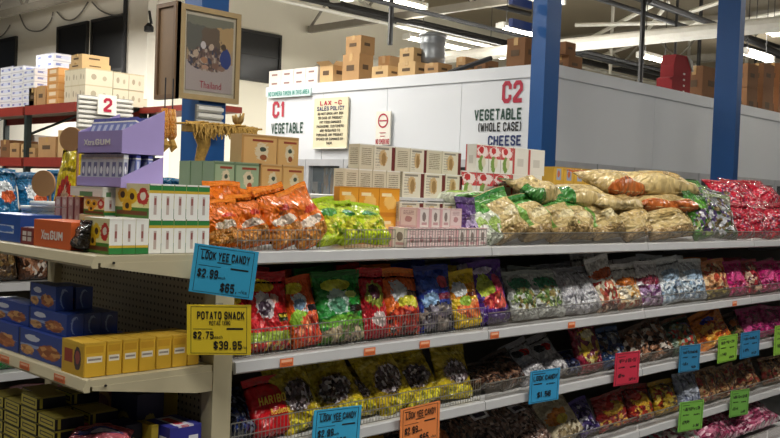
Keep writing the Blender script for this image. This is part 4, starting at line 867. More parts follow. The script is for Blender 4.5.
SH = {'top': ZT, 'second': Z2, 'third': Z3, 'fourth': Z4, 'bottom': Z5}
def row(shelf, items, y0=YF + .07, back=True, grp=None, zoff=0):
    """items: (px left, px right, px top, design, tilt, yaw, roll[, thickness])"""
    z = SH[shelf] + zoff; n = 0
    for it in items:
        px0, px1, pyt, key, tilt, yaw, roll = it[:7]; d_ = it[7] if len(it) > 7 else .07
        n += 1
        ym = y0 + .02
        t = P((px0 + px1) / 2, pyt, 1, y0 + .25 * math.sin(math.radians(tilt)))
        gap = {'top': 9, 'second': .32, 'third': .26, 'fourth': .29, 'bottom': .195}[shelf]
        zt = min(max(t.z, z + .08), z + gap)
        reach = (2.885 if shelf == 'top' else YB - .01) - (y0 + d_ * .65)
        h0 = (zt - z) / math.cos(math.radians(tilt))
        if h0 * math.sin(math.radians(tilt)) > reach: tilt = math.degrees(math.atan2(max(reach, .01), zt - z))
        # photo row half way down the bag
        lo = 0; pc = EYEP
        zm = (z + zt) / 2
        def X_at(px):
            y_lo, y_hi = -200.0, 800.0
            for _ in range(30):
                ymid = (y_lo + y_hi) / 2
                if P(px, ymid, 1, ym).z > zm: y_lo = ymid
                else: y_hi = ymid
            return P(px, y_lo, 1, ym).x
        xa, xb = X_at(px0), X_at(px1)
        w_ = (xb - xa) / max(.6, math.cos(math.radians(yaw))); h_ = (zt - z) / math.cos(math.radians(tilt)) / math.cos(math.radians(roll))
        desc = DES[key][0]
        place = '%s on %s shelf from the post' % (ORD[n], shelf)
        xo = (xa + xb) / 2 - .5 * h_ * math.sin(math.radians(roll))
        pouch(key, xo, y0 + d_ * .3, z, w_, h_, d_, tilt, yaw, roll, '%s, %s' % (desc, place), grp or 'bags on the %s shelf' % shelf)
        if back:
            pouch(key, xo + random.uniform(-.02, .02), y0 + d_ * .3 + .13, z, w_ * .95, h_ * 1.02, d_, tilt * .8, random.uniform(-8, 8), random.uniform(-4, 4), '%s, behind the %s on %s shelf' % (desc, ORD[n], shelf), 'back row of the %s shelf' % shelf)
random.seed(11)
# top shelf: orange, lime, then cream and red bags
row('top', [(212, 246, 184, 'orange_chip', 14, -8, 0, .1), (238, 263, 192, 'orange_chip', 16, 6, 3, .1), (258, 284, 190, 'orange_chip', 18, 4, 0, .1)], y0=YF + .2, back=False, grp='orange snack bags on the top shelf behind')
for o in list(bpy.data.objects):
    if o.get('group') == 'orange snack bags on the top shelf behind': o['label'] = o['label'].replace(' on top shelf from the post', ' of the three in the rear orange row')
row('top', [(213, 243, 203, 'orange_chip', 20, -10, -3, .1), (238, 272, 199, 'orange_chip', 22, 5, -8, .1), (270, 305, 191, 'orange_chip', 22, 10, -13, .1), (292, 328, 192, 'orange_chip', 20, 12, -16, .1),
    (316, 350, 203, 'lime_pack', 24, 5, -6, .1), (340, 368, 206, 'lime_pack', 26, 8, -4, .1), (362, 394, 208, 'lime_pack', 30, 0, 6, .1),
    (462, 482, 199, 'purple_pack', 15, 0, 0, .06), (466, 492, 206, 'pale_green', 20, 5, -5, .08), (487, 506, 206, 'pale_green', 25, 0, -12, .08),
    (494, 530, 196, 'cream_green', 24, 8, -12, .14), (526, 556, 199, 'cream_green', 24, 5, -6, .14), (552, 580, 201, 'cream_green', 22, 0, -8, .14), (574, 600, 204, 'cream_green', 24, 5, 4, .14),
    (596, 628, 203, 'cream_green', 26, 0, -5, .14), (626, 656, 205, 'cream_plain', 24, 5, -8, .14), (654, 698, 202, 'cream_plain', 22, 0, -3, .14), (694, 718, 192, 'green_mix', 15, 5, -3, .1), (714, 738, 196, 'foil_mix', 15, -5, 3, .1),
    (736, 756, 205, 'red_foil', 15, 0, 0, .1), (754, 772, 207, 'red_foil', 15, 0, 3, .1), (770, 792, 205, 'red_foil', 15, 0, -3, .1)], y0=YF + .06, back=False)
def lying(px0, px1, py, Y, z, key, label, w_=None, tilt=72, yaw=0, h_=.36, d_=.13, grp='bags lying on the top row', head=True):
    a = P(px0, py, 1, Y); b = P(px1, py, 1, Y)
    if head: pouch(key, (a.x + b.x) / 2, Y + h_ * .75, z - .02, w_ or (b.x - a.x), h_, d_, -80, yaw, 0, label, grp)
    else: pouch(key, (a.x + b.x) / 2, Y, z, w_ or (b.x - a.x), h_, d_, tilt, yaw, 0, label, grp)
lying(455, 500, 200, 2.82, 1.56, 'pale_green', 'white and green bag tucked behind the pink boxes', h_=.25)
lying(532, 574, 190, 2.72, 1.575, 'top_green', 'cream cracker bag with green corner lying above the first cream bags', yaw=15, head=False, h_=.26, d_=.12, tilt=68)
lying(570, 616, 196, 2.70, 1.57, 'top_green', 'green cornered cream bag lying second in the upper layer', yaw=-8, head=False, h_=.3, d_=.12, tilt=74)
lying(606, 654, 190, 2.74, 1.63, 'top_orange', 'cream bag with orange end lying on top, left of pair', yaw=8, head=False, h_=.32, d_=.15, tilt=70)
lying(646, 698, 188, 2.74, 1.64, 'top_cream', 'plump plain cream bag lying on top, right of pair', yaw=-6, head=False, h_=.32, d_=.16, tilt=70)
lying(600, 650, 200, 2.66, 1.56, 'top_cream', 'flat cream bag squeezed under the orange ended bag', yaw=4, head=False, h_=.3, d_=.1, tilt=80)
lying(645, 700, 200, 2.66, 1.565, 'top_orange', 'orange ended cream bag squeezed under the plump one', yaw=-4, head=False, h_=.3, d_=.1, tilt=80)
lying(690, 715, 180, 2.85, 1.62, 'purple_pack', 'purple and white pack lying above the green bags', h_=.2, d_=.07, tilt=60, head=False)
lying(692, 722, 184, 2.72, 1.58, 'green_mix', 'green bag slumped on top of the green pair', h_=.24, d_=.1, tilt=45, head=False)
lying(722, 748, 188, 2.8, 1.56, 'foil_mix', 'crumpled foil bag slumped beside the red bags', h_=.24, d_=.1, tilt=45, head=False)
k = 0
for (px, py, z, yy) in [(737, 193, 1.60, 2.8), (750, 190, 1.62, 2.85), (764, 190, 1.62, 2.85), (776, 190, 1.62, 2.8), (742, 200, 1.52, 2.72), (757, 200, 1.53, 2.72), (772, 200, 1.53, 2.72)]:
    k += 1; lying(px - 9, px + 10, py, yy, z, 'red_foil', 'red foil candy bag, %s piled above the red front row at the right' % ORD[k], h_=.26, d_=.1, tilt=50, yaw=random.uniform(-15, 15), grp='piled red bags', head=False)
# second shelf
row('second', [(229, 252, 289, 'red_gummy', 10, 0, 0), (250, 293, 274, 'red_gummy', 12, 0, 0), (290, 322, 279, 'orange_gummy', 16, 0, -5), (319, 367, 273, 'green_gummy', 12, 0, 0), (364, 390, 270, 'crimson_gummy', 12, 0, 0), (387, 423, 270, 'orange_berry', 12, 0, 2),
    (421, 456, 267, 'blue_gummy', 12, 0, 0), (454, 482, 272, 'yellow_gummy', 14, 0, -3), (479, 511, 262, 'purple_gummy', 14, 0, -2), (513, 541, 273, 'mint_clear', 20, 0, 0), (539, 568, 272, 'mint_clear', 22, 0, 3), (565, 586, 270, 'silver', 22, 0, 4), (584, 602, 268, 'silver', 22, 0, -5),
    (597, 620, 258, 'white_red', 16, 0, -8), (619, 643, 265, 'white_orange', 16, 0, -3), (641, 664, 262, 'white_plum', 14, 0, 2), (662, 686, 259, 'white_blue', 14, 0, -6), (684, 708, 260, 'white_blue', 14, 0, 2), (706, 731, 261, 'peach_mix', 14, 0, -3), (729, 747, 262, 'magenta', 14, 0, 0),
    (746, 763, 261, 'red_tartan', 14, 0, -4), (760, 780, 262, 'magenta', 14, 0, 0), (779, 800, 262, 'magenta', 14, 0, 3)])
# third shelf
row('third', [(229, 262, 392, 'dark_blue_wrap', 45, 0, 0, .09), (253, 293, 378, 'haribo_red', 20, 0, -3, .06), (280, 324, 360, 'yellow_liquorice', 22, 6, -10), (318, 362, 360, 'yellow_liquorice', 30, -8, -16), (352, 384, 368, 'yellow_liquorice', 40, 10, 6), (374, 412, 349, 'yellow_liquorice', 26, 4, -20), (404, 440, 352, 'yellow_liquorice', 32, -6, -12),
    (440, 478, 345, 'yellow_liquorice', 22, 4, 6), (476, 506, 362, 'brown_clear', 40, 0, 0, .09), (500, 526, 352, 'brown_clear', 40, 0, -12), (520, 546, 343, 'silver_red', 36, 0, -14), (544, 568, 337, 'silver_red', 36, 0, -14), (565, 582, 350, 'dark_blue_wrap', 36, 0, 0), (578, 604, 323, 'yellow_red', 16, 0, -3),
    (604, 630, 328, 'blue_foil', 24, 0, -3), (628, 652, 328, 'bronze', 24, 0, -6), (650, 674, 320, 'bronze', 26, 0, -8), (672, 700, 318, 'multi_green', 26, 0, -6), (698, 732, 312, 'orange_swirl', 26, 0, -12), (730, 746, 314, 'dark_mix', 26, 0, -8), (744, 768, 308, 'pink_strips', 20, 0, 0), (766, 786, 306, 'pink_strips', 20, 0, 6)], y0=YF + .07, back=False)
# fourth shelf
row('fourth', [(300, 340, 470, 'dark_mix', 30, 0, 0), (338, 372, 455, 'dark_mix', 30, 0, 0), (370, 402, 438, 'yellow_mix', 30, 0, 0), (398, 432, 428, 'brown_clear', 30, 0, 0), (430, 462, 416, 'dark_mix', 25, 0, 0), (458, 486, 410, 'brown_clear', 30, 0, 0), (484, 526, 402, 'nut_clear', 42, 0, 0, .1), (524, 556, 398, 'nut_clear', 42, 0, 0, .1), (553, 582, 396, 'tan_pack', 32, 0, -18),
    (580, 600, 398, 'violet_foil', 28, 0, -8), (600, 630, 393, 'red_yellow', 20, 0, -3), (630, 656, 384, 'red_yellow', 20, 0, 3), (656, 680, 380, 'yellow_mix', 18, 0, 0), (679, 702, 372, 'silver_blue', 16, 0, 0), (700, 722, 368, 'wafer', 16, 0, 0), (720, 740, 365, 'wafer', 18, 0, -3), (738, 760, 362, 'wafer', 22, 0, -8), (764, 786, 356, 'wafer', 18, 0, 0)], y0=YF + .07, back=False)
row('bottom', [(520, 566, 448, 'dark_mix', 40, 0, 0), (564, 606, 442, 'brown_clear', 40, 0, 0), (604, 650, 432, 'pink_mix', 55, 0, 0, .12), (646, 684, 424, 'mint_mix', 55, 0, 0, .12), (680, 712, 412, 'pink_mix', 55, 0, 0, .12), (708, 745, 406, 'rose_mix', 55, 0, 0, .12), (742, 784, 400, 'rose_mix', 55, 0, 0, .12)], y0=YF - .06, back=False)
random.seed(5)
for shelf, keys, hh, tl in (('top', ['red_foil', 'red_foil', 'foil_mix'], .2, 15), ('second', ['magenta', 'red_tartan', 'magenta', 'peach_mix'], .23, 14), ('third', ['pink_strips', 'dark_mix', 'orange_swirl'], .2, 22), ('fourth', ['wafer', 'yellow_mix', 'red_yellow'], .2, 20)):
    for i in range(9):                                              # the rows go on past the picture's right edge
        x = 6.86 + i * .2; key = keys[i % len(keys)]
        pouch(key, x, YF + .1, SH[shelf], .2, hh * random.uniform(.95, 1.1), .08, tl, random.uniform(-6, 6), random.uniform(-5, 5), '%s, %s past the right end of the %s row' % (DES[key][0], ORD[i + 1], shelf), 'bags further along the %s shelf' % shelf)
for o in bpy.data.objects:                                          # the gold lettering on the red square bag
    if o.get('label', '').startswith('red square bag with gold logo'):
        letter('HARIBO', o, -.33, .52, .66, .14, ink_gold, y=-.62, bold=.02); letter('Roulette', o, -.1, .34, .44, .1, ink_gold, y=-.66, bold=.01)

# ------------------------------------------------------------------ retail boxes
RB = {}
def rbox(key, x0, x1, y0, y1, z0, z1, label, group, cat='box', flap=True, name='retail_box'):
    """printed carton; materials front(-Y), side(-X), top from the design table"""
    fm, sm_, tm = RB[key]
    w_, d_, h_ = x1 - x0, y1 - y0, z1 - z0
    o = MB().box(-w_ / 2, w_ / 2, -d_ / 2, d_ / 2, 0, h_, (0, 1, 0, 1, 2, 2)).build(name, [fm, sm_, tm], None, loc=((x0 + x1) / 2, (y0 + y1) / 2, z0))
    if flap: MB().box(-w_ / 2 + .002, w_ / 2 - .002, -d_ / 2 - .001, -d_ / 2 + .012, h_ - .004, h_ + .0012).build('tuck_flap', tm, o)
    return tag(o, label, cat, group)
def rdef(key, front, side, top): RB[key] = (front, side, top)
sunf = printed('sunflower_cover', '#e6dfa0', [('rect', 0, 1, 0, .3, '#4a7a2a'), ('rect', 0, 1, .78, 1, '#d8d0a0'), ('ell', .22, .66, .15, .22, '#e2b81c', .25), ('ell', .22, .66, .07, .1, '#4a2c14', .1), ('ell', .5, .62, .15, .22, '#e2b81c', .25), ('ell', .5, .62, .07, .1, '#4a2c14', .1),
    ('ell', .36, .34, .14, .2, '#d8a81c', .25), ('ell', .36, .34, .06, .09, '#3a2410', .1), ('ell', .82, .62, .16, .25, '#c2322a', .35), ('ell', .82, .64, .08, .12, '#e0d8c8', .3), ('rect', .05, .95, .08, .2, '#6a3a1c')], .4)
spine = printed('white_green_spine', '#e4e4de', [('rect', 0, 1, .82, 1, '#2c7a3c'), ('rect', 0, 1, .74, .82, '#c8a838'), ('rect', .38, .62, .12, .66, '#b9a8a0'), ('rect', .42, .58, .4, .6, '#8a4a44')], .45)
spine2 = printed('white_green_spine_foot', '#e4e4de', [('rect', 0, 1, 0, .18, '#2c7a3c'), ('rect', 0, 1, .18, .25, '#c8a838'), ('rect', .4, .6, .35, .85, '#b9a8a0'), ('rect', .42, .58, .45, .65, '#8a4a44')], .45)
whitec = plain('white_box_card', '#e6e4dc', .5, var=.03)
rdef('sun', spine, sunf, whitec); rdef('sun2', spine2, sunf, whitec)
def tea(nm, base, dark, dot): return printed('tea_' + nm, base, [('rect', 0, 1, .9, 1, dark), ('rect', .3, .9, .76, .84, '#8a3a24'), ('ell', .58, .42, .2, .3, '#cbbf9f', .5), ('ell', .6, .5, .09, .08, '#3c4a3c', .3), ('ell', .62, .22, .1, .1, dot, .15), ('rect', 0, .06, 0, 1, dark)], .5)
tea_o = tea('tan', '#c8a064', '#b0854a', '#8a4a24'); tea_g = tea('green', '#8fa584', '#5f7a5a', '#9a4a2a'); tea_ts = plain('tan_card', '#c2a070', .6, var=.06); tea_gs = plain('sage_card', '#7f967a', .6, var=.06)
rdef('tea_o', tea_o, tea_ts, tea_ts); rdef('tea_g', tea_g, tea_gs, tea_gs)
cook = printed('biscuit_box', '#d9d2bd', [('rect', .84, 1, 0, 1, '#6a2c2a'), ('ell', .42, .5, .2, .34, '#c8a878', .3), ('ell', .46, .46, .1, .26, '#9a7a4c', .3), ('rect', .1, .7, .84, .92, '#8a8478'), ('lines', .08, .3, .1, .8, 6, '#a8a090')], .45)
cooks = printed('biscuit_side', '#cfc6ae', [('lines', .15, .85, .15, .85, 9, '#8a7f68')], .5)
rdef('cook', cook, cooks, whitec)
rdef('cook_side', cooks, cooks, whitec)
ora = printed('orange_card_box', '#e09a28', [('ell', .55, .5, .3, .26, '#f0c26a', .35), ('rect', .12, .6, .7, .82, '#f4e2b0'), ('rect', 0, 1, 0, .12, '#c87f1c')], .45); rdef('ora', ora, plain('orange_card', '#d08c24', .5), plain('orange_card', '#d08c24', .5))
redw = printed('red_white_box', '#e2e0d8', [('rect', 0, 1, .5, 1, '#c8484a'), ('ell', .5, .75, .45, .2, '#ecdcd8', .6), ('ell', .4, .8, .2, .12, '#c23a3c', .5), ('ell', .4, .3, .22, .3, '#7a9a4a', .35), ('ell', .6, .36, .16, .2, '#d8d0b8', .3)], .45)
reds = printed('white_grey_side', '#dddad2', [('rect', 0, .12, 0, 1, '#b84a48'), ('rect', .3, .7, .3, .6, '#c4c0b8')], .5); rdef('redw', redw, reds, whitec); rdef('redw_plain', reds, reds, whitec)
pinkb = printed('pink_card_box', '#dcb9b9', [('rect', .08, .92, .1, .9, '#e6cfcc'), ('ell', .5, .42, .2, .16, '#b8888a', .3), ('lines', .2, .8, .62, .85, 3, '#a87a80')], .45)
pinkf = printed('pink_card_face', '#e4d8d2', [('rect', 0, .25, 0, 1, '#d8a8aa'), ('ell', .6, .55, .16, .24, '#8a7a74', .2), ('rect', .4, .85, .12, .26, '#c49a9a')], .45)
rdef('pink', pinkb, pinkf, pinkb); rdef('pinkf', pinkf, pinkb, pinkb)
yelb = printed('yellow_blue_box', '#caa03a', [('rect', .3, .75, .25, .9, '#8fa0b8'), ('ell', .5, .6, .14, .2, '#b8643a', .3)], .5); rdef('yelb', yelb, plain('mustard_card', '#b8902c', .5), plain('mustard_card', '#b8902c', .5))
RZ_ = 1.606
def stackrow(key, xs_, Y, depth, z0, z1, labels, group, name='retail_box', Yq=None):
    for i in range(len(xs_) - 1):
        a = P(xs_[i], 190, 1, Y).x; b = P(xs_[i + 1], 190, 1, Y).x
        rbox(key[i] if isinstance(key, list) else key, a + .0015, b - .0015, Y, Y + depth, z0, z1, labels[i], group, name=name)
G_ = 'tea boxes at the back of the top shelf'
for r_ in range(3):
    stackrow('tea_g', [213, 233.8, 258.5] if r_ == 0 else [213 - 12 * r_, 233 - 12 * r_], 2.95 + .077 * r_, .075, RZ_, RZ_ + .112, [['green tea box with round picture above the orange bags', 'green tea box next to the tan tea boxes'], ['green tea box side, middle of the three deep file'], ['green tea box side, rearmost of the three deep file']][r_], G_, 'tea_box')
stackrow('tea_o', [260, 281.5, 303.5], 2.95, .15, RZ_, RZ_ + .112, ['tan tea box in the lower row beside the green ones', 'tan tea box at the right end of lower row'], G_, 'tea_box')
stackrow('tea_o', [240, 275.5, 297.5], 2.95, .075, RZ_ + .113, RZ_ + .225, ['wider tan tea box in the upper row', 'narrower tan tea box at the right of the upper row'], G_, 'tea_box')
G_ = 'biscuit boxes at the back of the top shelf'
mn = ['leftmost', 'second', 'third', 'fourth', 'fifth', 'sixth', 'rightmost']
# orange cartons stand on the top shelf in front of the riser, biscuit boxes above
stackrow('ora', [339.5, 359, 379.5, 400], 2.86, .035, ZT + .002, ZT + .122, ['orange carton bottom row left, behind the lime bags', 'orange carton bottom row middle, behind the lime bags', 'orange carton bottom row right, beside pink boxes'], 'orange cartons')
stackrow('ora', [339.5, 359, 379.5, 400], 2.86, .035, ZT + .123, ZT + .242, ['orange carton upper row left, above the lime bags', 'orange carton upper row middle, above the lime bags', 'orange carton upper row right, above the lime bags'], 'orange cartons')
stackrow('cook_side', [344, 358, 372, 386, 400], 2.95, .07, RZ_ + .0, RZ_ + .115, ['cream biscuit box side-on, %s above the orange cartons' % a for a in ('first', 'second', 'third', 'fourth')], G_, 'biscuit_box')
for i, px in enumerate((344, 358, 372, 386)): pass
stackrow(['cook', 'cook', 'cook'], [402, 424, 445, 462], 2.95, .07, RZ_, RZ_ + .115, ['biscuit box with brown spine, %s in the lower row' % a for a in ('left', 'middle', 'right')], G_, 'biscuit_box')
stackrow(['cook_side', 'cook', 'cook_side', 'cook', 'cook_side', 'cook'], [358, 372.5, 394, 409, 425.5, 441, 460], 2.95, .07, RZ_ + .116, RZ_ + .225, ['cream biscuit box, %s in the upper row under cooler notices' % a for a in ('first', 'second', 'third', 'fourth', 'fifth', 'sixth')], G_, 'biscuit_box')
stackrow('cook', [400, 424, 443.5, 461], 2.84, .05, ZT + .1, RZ_ - .02, ['biscuit box standing behind the pink boxes, %s of three' % a for a in ('left', 'middle', 'right')], G_, 'biscuit_box')
stackrow('pinkf', [400, 424, 443.5, 461], 2.84, .05, ZT, ZT + .099, ['pale pink box under the biscuit boxes, %s of three' % a for a in ('left', 'middle', 'right')], G_, 'pink_box')
G_ = 'red topped boxes'
stackrow(['redw', 'redw', 'redw', 'redw_plain', 'redw_plain'], [460.5, 476, 493, 510.5, 526, 541.5], 2.95, .07, RZ_, RZ_ + .138, ['red topped white box, %s in the lower row' % a for a in ('first', 'second', 'third')] + ['plain white side-on box fourth in the lower row', 'plain white side-on box ending the lower row'], G_, 'snack_box')
stackrow(['redw', 'redw', 'redw', 'redw_plain', 'redw_plain'], [475, 487.5, 499.5, 511.5, 527, 543.5], 2.95, .07, RZ_ + .139, RZ_ + .275, ['red topped white box, %s in the upper row' % a for a in ('first', 'second', 'third')] + ['plain white side-on box fourth in the upper row', 'plain white side-on box by the blue column'], G_, 'snack_box')
stackrow('yelb', [553, 563, 573.5, 584, 595], 3.2, .2, RZ_, RZ_ + .105, ['yellow and blue box, %s in the lower row right of column' % a for a in ('first', 'second', 'third', 'fourth')], 'yellow and blue boxes')
stackrow('yelb', [553, 563, 573.5, 584, 595], 3.2, .2, RZ_ + .106, RZ_ + .21, ['yellow and blue box, %s in the upper row right of column' % a for a in ('first', 'second', 'third', 'fourth')], 'yellow and blue boxes')
G_ = 'small pink boxes'
stackrow(['pink', 'pink', 'pink', 'pink', 'pink', 'pinkf', 'pinkf', 'pinkf'], [409, 419, 428, 437, 446, 457.5, 468, 478, 489], YF + .045, .11, ZT + .002, ZT + .083, ['small pink candy box, %s in the row behind the wire' % a for a in ORD[1:9]], G_, 'pink_box')
stackrow(['pinkf', 'pinkf', 'pinkf', 'pink'], [418, 430, 441, 451, 463], YF + .06, .1, ZT + .085, ZT + .165, ['pale pink candy box, %s in the raised pink row' % a for a in ORD[1:5]], G_, 'pink_box')

# --- end display, top shelf: sunflower boxes with white spines
for i in range(8):
    x = 1.432 + i * .0455
    rbox('sun2' if i in (0, 1, 2) else 'sun', x, x + .044, 2.605, 2.765, ZT + .002, ZT + .111, 'sunflower box, %s of the lower row at the corner' % (ORD[i + 1] + ' from front'), 'sunflower seed boxes', name='sunflower_box')
for i in range(5):
    x = 1.566 + i * .0455
    rbox('sun', x, x + .044, 2.605, 2.815, ZT + .112, ZT + .222, 'sunflower box, %s of the upper row at the corner' % (ORD[i + 1] + ' from front'), 'sunflower seed boxes', name='sunflower_box')
for i in range(4):
    x = 1.535 + i * .0455
    rbox('sun', x, x + .044, 2.83, 3.0, ZT + .002, ZT + .111, 'sunflower box, %s of the inner lower row' % ORD[i + 1], 'sunflower seed boxes', name='sunflower_box')
    rbox('sun2', x, x + .044, 2.83, 2.97, ZT + .112, ZT + .172, 'short sunflower box, %s of the inner middle row' % ORD[i + 1], 'sunflower seed boxes', name='sunflower_box')
wg = printed('white_green_carton', '#dcded6', [('rect', .3, .7, .0, .5, '#5f8a5a'), ('rect', 0, 1, .8, 1, '#c9cfc4')], .5); rdef('wg', wg, wg, whitec)
for i in range(4):
    rbox('wg', 1.53 + i * .045, 1.53 + i * .045 + .043, 2.835, 3.06, ZT + .173, ZT + .205, 'flat white and green carton, %s under the purple display' % ORD[i + 1], 'flat white cartons')
# purple chewing gum display: two trays, packs, side wings
pur = plain('lilac_card', '#a394cc', .5, var=.06); pur_d = plain('violet_card', '#8272ac', .5, var=.06)
gum_s = printed('gum_pack_silver', '#c4c6d0', [('rect', .2, .8, .3, .75, '#6a6a90'), ('ell', .5, .5, .2, .12, '#e4e4ea', .3), ('rect', 0, 1, 0, .12, '#9a94b8')], .3)
gum_b = printed('gum_pack_blue', '#7a84c0', [('rect', .25, .75, .2, .8, '#c4c8e0'), ('rect', 0, 1, .86, 1, '#4a4f98')], .3)
def tray(z0, name_i, side_top):
    x0, x1, y0, y1 = 1.545, 1.70, 2.75, 3.04
    e = empty('gum_display_tray', (x0, y0, z0)); D, W = x1 - x0, y1 - y0; hb = .075 if name_i else .033
    m = MB().box(0, .004, 0, W, 0, hb).build('front_panel', pur, e); MB().box(0, D, 0, W, 0, .003).build('tray_floor', pur, e); MB().box(D - .004, D, 0, W, 0, .105).build('back_panel', pur_d, e)
    MB().prism([(0, 0), (D, 0), (D, side_top), (.0, hb)], 1, -.004, 0).build('side_wing', pur, e); MB().prism([(0, 0), (D, 0), (D, side_top), (0, hb)], 1, W, W + .004).build('side_wing', pur, e)
    # lettering faces -X: local x -> -Y
    if name_i:
        o = letter('Xtra', e, 0, 0, 1, 1, ink_white, bold=.025)
        for (s, u0, u1) in (('Xtra', .14, .4), ('GUM', .42, .76)):
            if s != 'Xtra': o = letter(s, e, 0, 0, 1, 1, ink_white, bold=.025)
            t_ = text_mesh(s, .025)
            o.matrix_local = Matrix.Translation((-.002, W, 0)) @ Matrix.Rotation(-math.pi / 2, 4, 'Z') @ Matrix.Translation((W * u0, 0, .028)) @ Matrix.Rotation(math.pi / 2, 4, 'X') @ Matrix.Diagonal((W * (u1 - u0) / t_[1], .02 / t_[2], .004, 1))
    tag(e, ['lower lilac gum display tray below the lettered one', 'upper lilac gum display tray with white lettering'][name_i], 'display tray', 'lilac gum trays')
    return x0, y0, D, W
zt_ = ZT + .206
for lvl, z0 in enumerate((zt_, zt_ + .112)):
    x0, y0, D, W = tray(z0, lvl, .108 if lvl == 0 else .15)
    for r_ in range(3):
        for i in range(7):
            w_ = W / 7; h_ = .106 if lvl == 0 else .128
            o = MB().box(0, .016, .001, w_ - .002, 0, h_).build('gum_pack', gum_s if (r_ == 0 and lvl == 0) else gum_b)
            o.location = (x0 + .008 + r_ * .045, y0 + i * w_, z0 + .004); o.rotation_euler = (0, math.radians(2 + (20 if lvl else 0)), 0)
            MB().box(-.0006, .0166, .0, w_ - .001, h_ * .86, h_ * .9).build('tear_strip', ink_white, o)
            tag(o, 'gum pack, %s from the right in the %s file of the %s lilac tray' % (ORD[i + 1], ['front', 'middle', 'rear'][r_], ['lower', 'upper'][lvl]), 'gum pack', 'gum packs in the lilac trays')
# orange gum box, small red box, black pouch, blue box, tubs
orb = plain('orange_gum_card', '#d2612a', .5, var=.05)
def end_box(name, px0, px1, py0, py1, X, depth, mat, label, cat='box', z=ZT + .002, group=None):
    a = P(px0, py1, 0, X); b = P(px1, py1, 0, X); t = P((px0 + px1) / 2, py0, 0, X).z
    e = empty(name, (X, b.y, z)); W = a.y - b.y; H = t - z
    MB().box(0, depth, 0, W, 0, H).build('box_body', mat, e); MB().box(.001, depth - .001, .002, W - .002, H, H + .0015).build('lid_flap', mat, e)
    tag(e, label, cat, group); return e, W, H
e, W, H = end_box('gum_box', 33.5, 70.5, 221, 246, 1.40, .12, orb, 'orange gum box with white lettering at the shelf edge')
for (s, u0, u1, bd) in (('Xtra', .22, .45, .025), ('GUM', .47, .8, .025)):
    o = letter(s, e, 0, 0, 1, 1, ink_white, bold=bd); t_ = text_mesh(s, bd)
    o.matrix_local = Matrix.Translation((-.002, W, 0)) @ Matrix.Rotation(-math.pi / 2, 4, 'Z') @ Matrix.Translation((W * u0, 0, H * .3)) @ Matrix.Rotation(math.pi / 2, 4, 'X') @ Matrix.Diagonal((W * (u1 - u0) / t_[1], H * .34 / t_[2], .004, 1))
redm = printed('small_red_box', '#7a2c2c', [('rect', .15, .45, .2, .8, '#d8d0c8'), ('rect', .55, .85, .2, .8, '#c8c0b8'), ('rect', 0, 1, .46, .54, '#5a1c1c')], .5)
end_box('candy_carton', 20.5, 33, 228, 243, 1.40, .1, redm, 'small dark red box left of the orange gum box')
blb = printed('blue_gum_box', '#2450a0', [('rect', .1, .8, .3, .6, '#c8d4e8'), ('ell', .5, .45, .3, .12, '#3f6cc0', .3)], .4)
end_box('gum_box', -12, 20, 214, 241, 1.41, .15, blb, 'blue gum box at the left edge of the end display')
pinkp = printed('pink_gum_carton', '#c09a8c', [('rect', 0, .12, 0, 1, '#8a3a34'), ('rect', .88, 1, 0, 1, '#8a3a34'), ('ell', .5, .5, .25, .3, '#d8c4b8', .3)], .5)
for i in range(4):
    for j in range(2):
        end_box('candy_carton', 54.5 + i * 6.4, 60.6 + i * 6.4, 208 if j == 0 else 197, 219, 1.56, .12, pinkp, 'small pink carton, %s in the %s row behind the orange box' % (ORD[i + 1], ['lower', 'upper'][j]), z=ZT + .002 if j == 0 else P(66, 208, 0, 1.56).z + .003, group='small pink cartons')
kp = printed('black_pouch_film', '#1c1816', [('ell', .5, .5, .3, .2, '#5a3424', .5), ('ell', .6, .25, .2, .12, '#8a7a6a', .4)], .3, .5)
DES['black_pouch'] = ('small black pouch', kp, kp, 'pouch')
p = P(79.5, 246, 0, 1.41); o = pouch('black_pouch', p.x + .0, p.y, ZT + .002, .08, .095, .05, 15, -90, 0, 'small black pouch between the orange gum box and sunflower boxes', None, 1)
tub_m = glass('clear_tub', '#c4d0d0', .3, .1)
for i, (px, py, hh, lab) in enumerate([(38, 222, .11, 'clear plastic candy tub behind the small red box'), (48, 215, .13, 'clear plastic candy tub beside the pink cartons')]):
    p = P(px, py, 0, 1.58); e = empty('candy_tub', (p.x, p.y, ZT + .002))
    MB().lathe([(0, 0), (.05, 0), (.06, hh)], 18).build('tub', tub_m, e, True); MB().lathe([(0, hh + .012), (.064, hh + .012), (.064, hh), (.06, hh - .004)], 18).build('lid', plain('pale_lid', '#cfd6d4', .4), e, True)
    MB().lathe([(0, .004), (.045, .004), (.05, hh * .7), (.02, hh * .8), (0, hh * .8)], 12).build('sweets', [printed('tub_sweets', '#7aa0b0', [('bitsrect', 0, 1, 0, 1, ['#3f84b0', '#c04a3a', '#d8d0b0', '#3f8a5a'], 5)], .4), MATS['pale_lid']][i], e, True); tag(e, lab, 'tub', 'clear candy tubs')
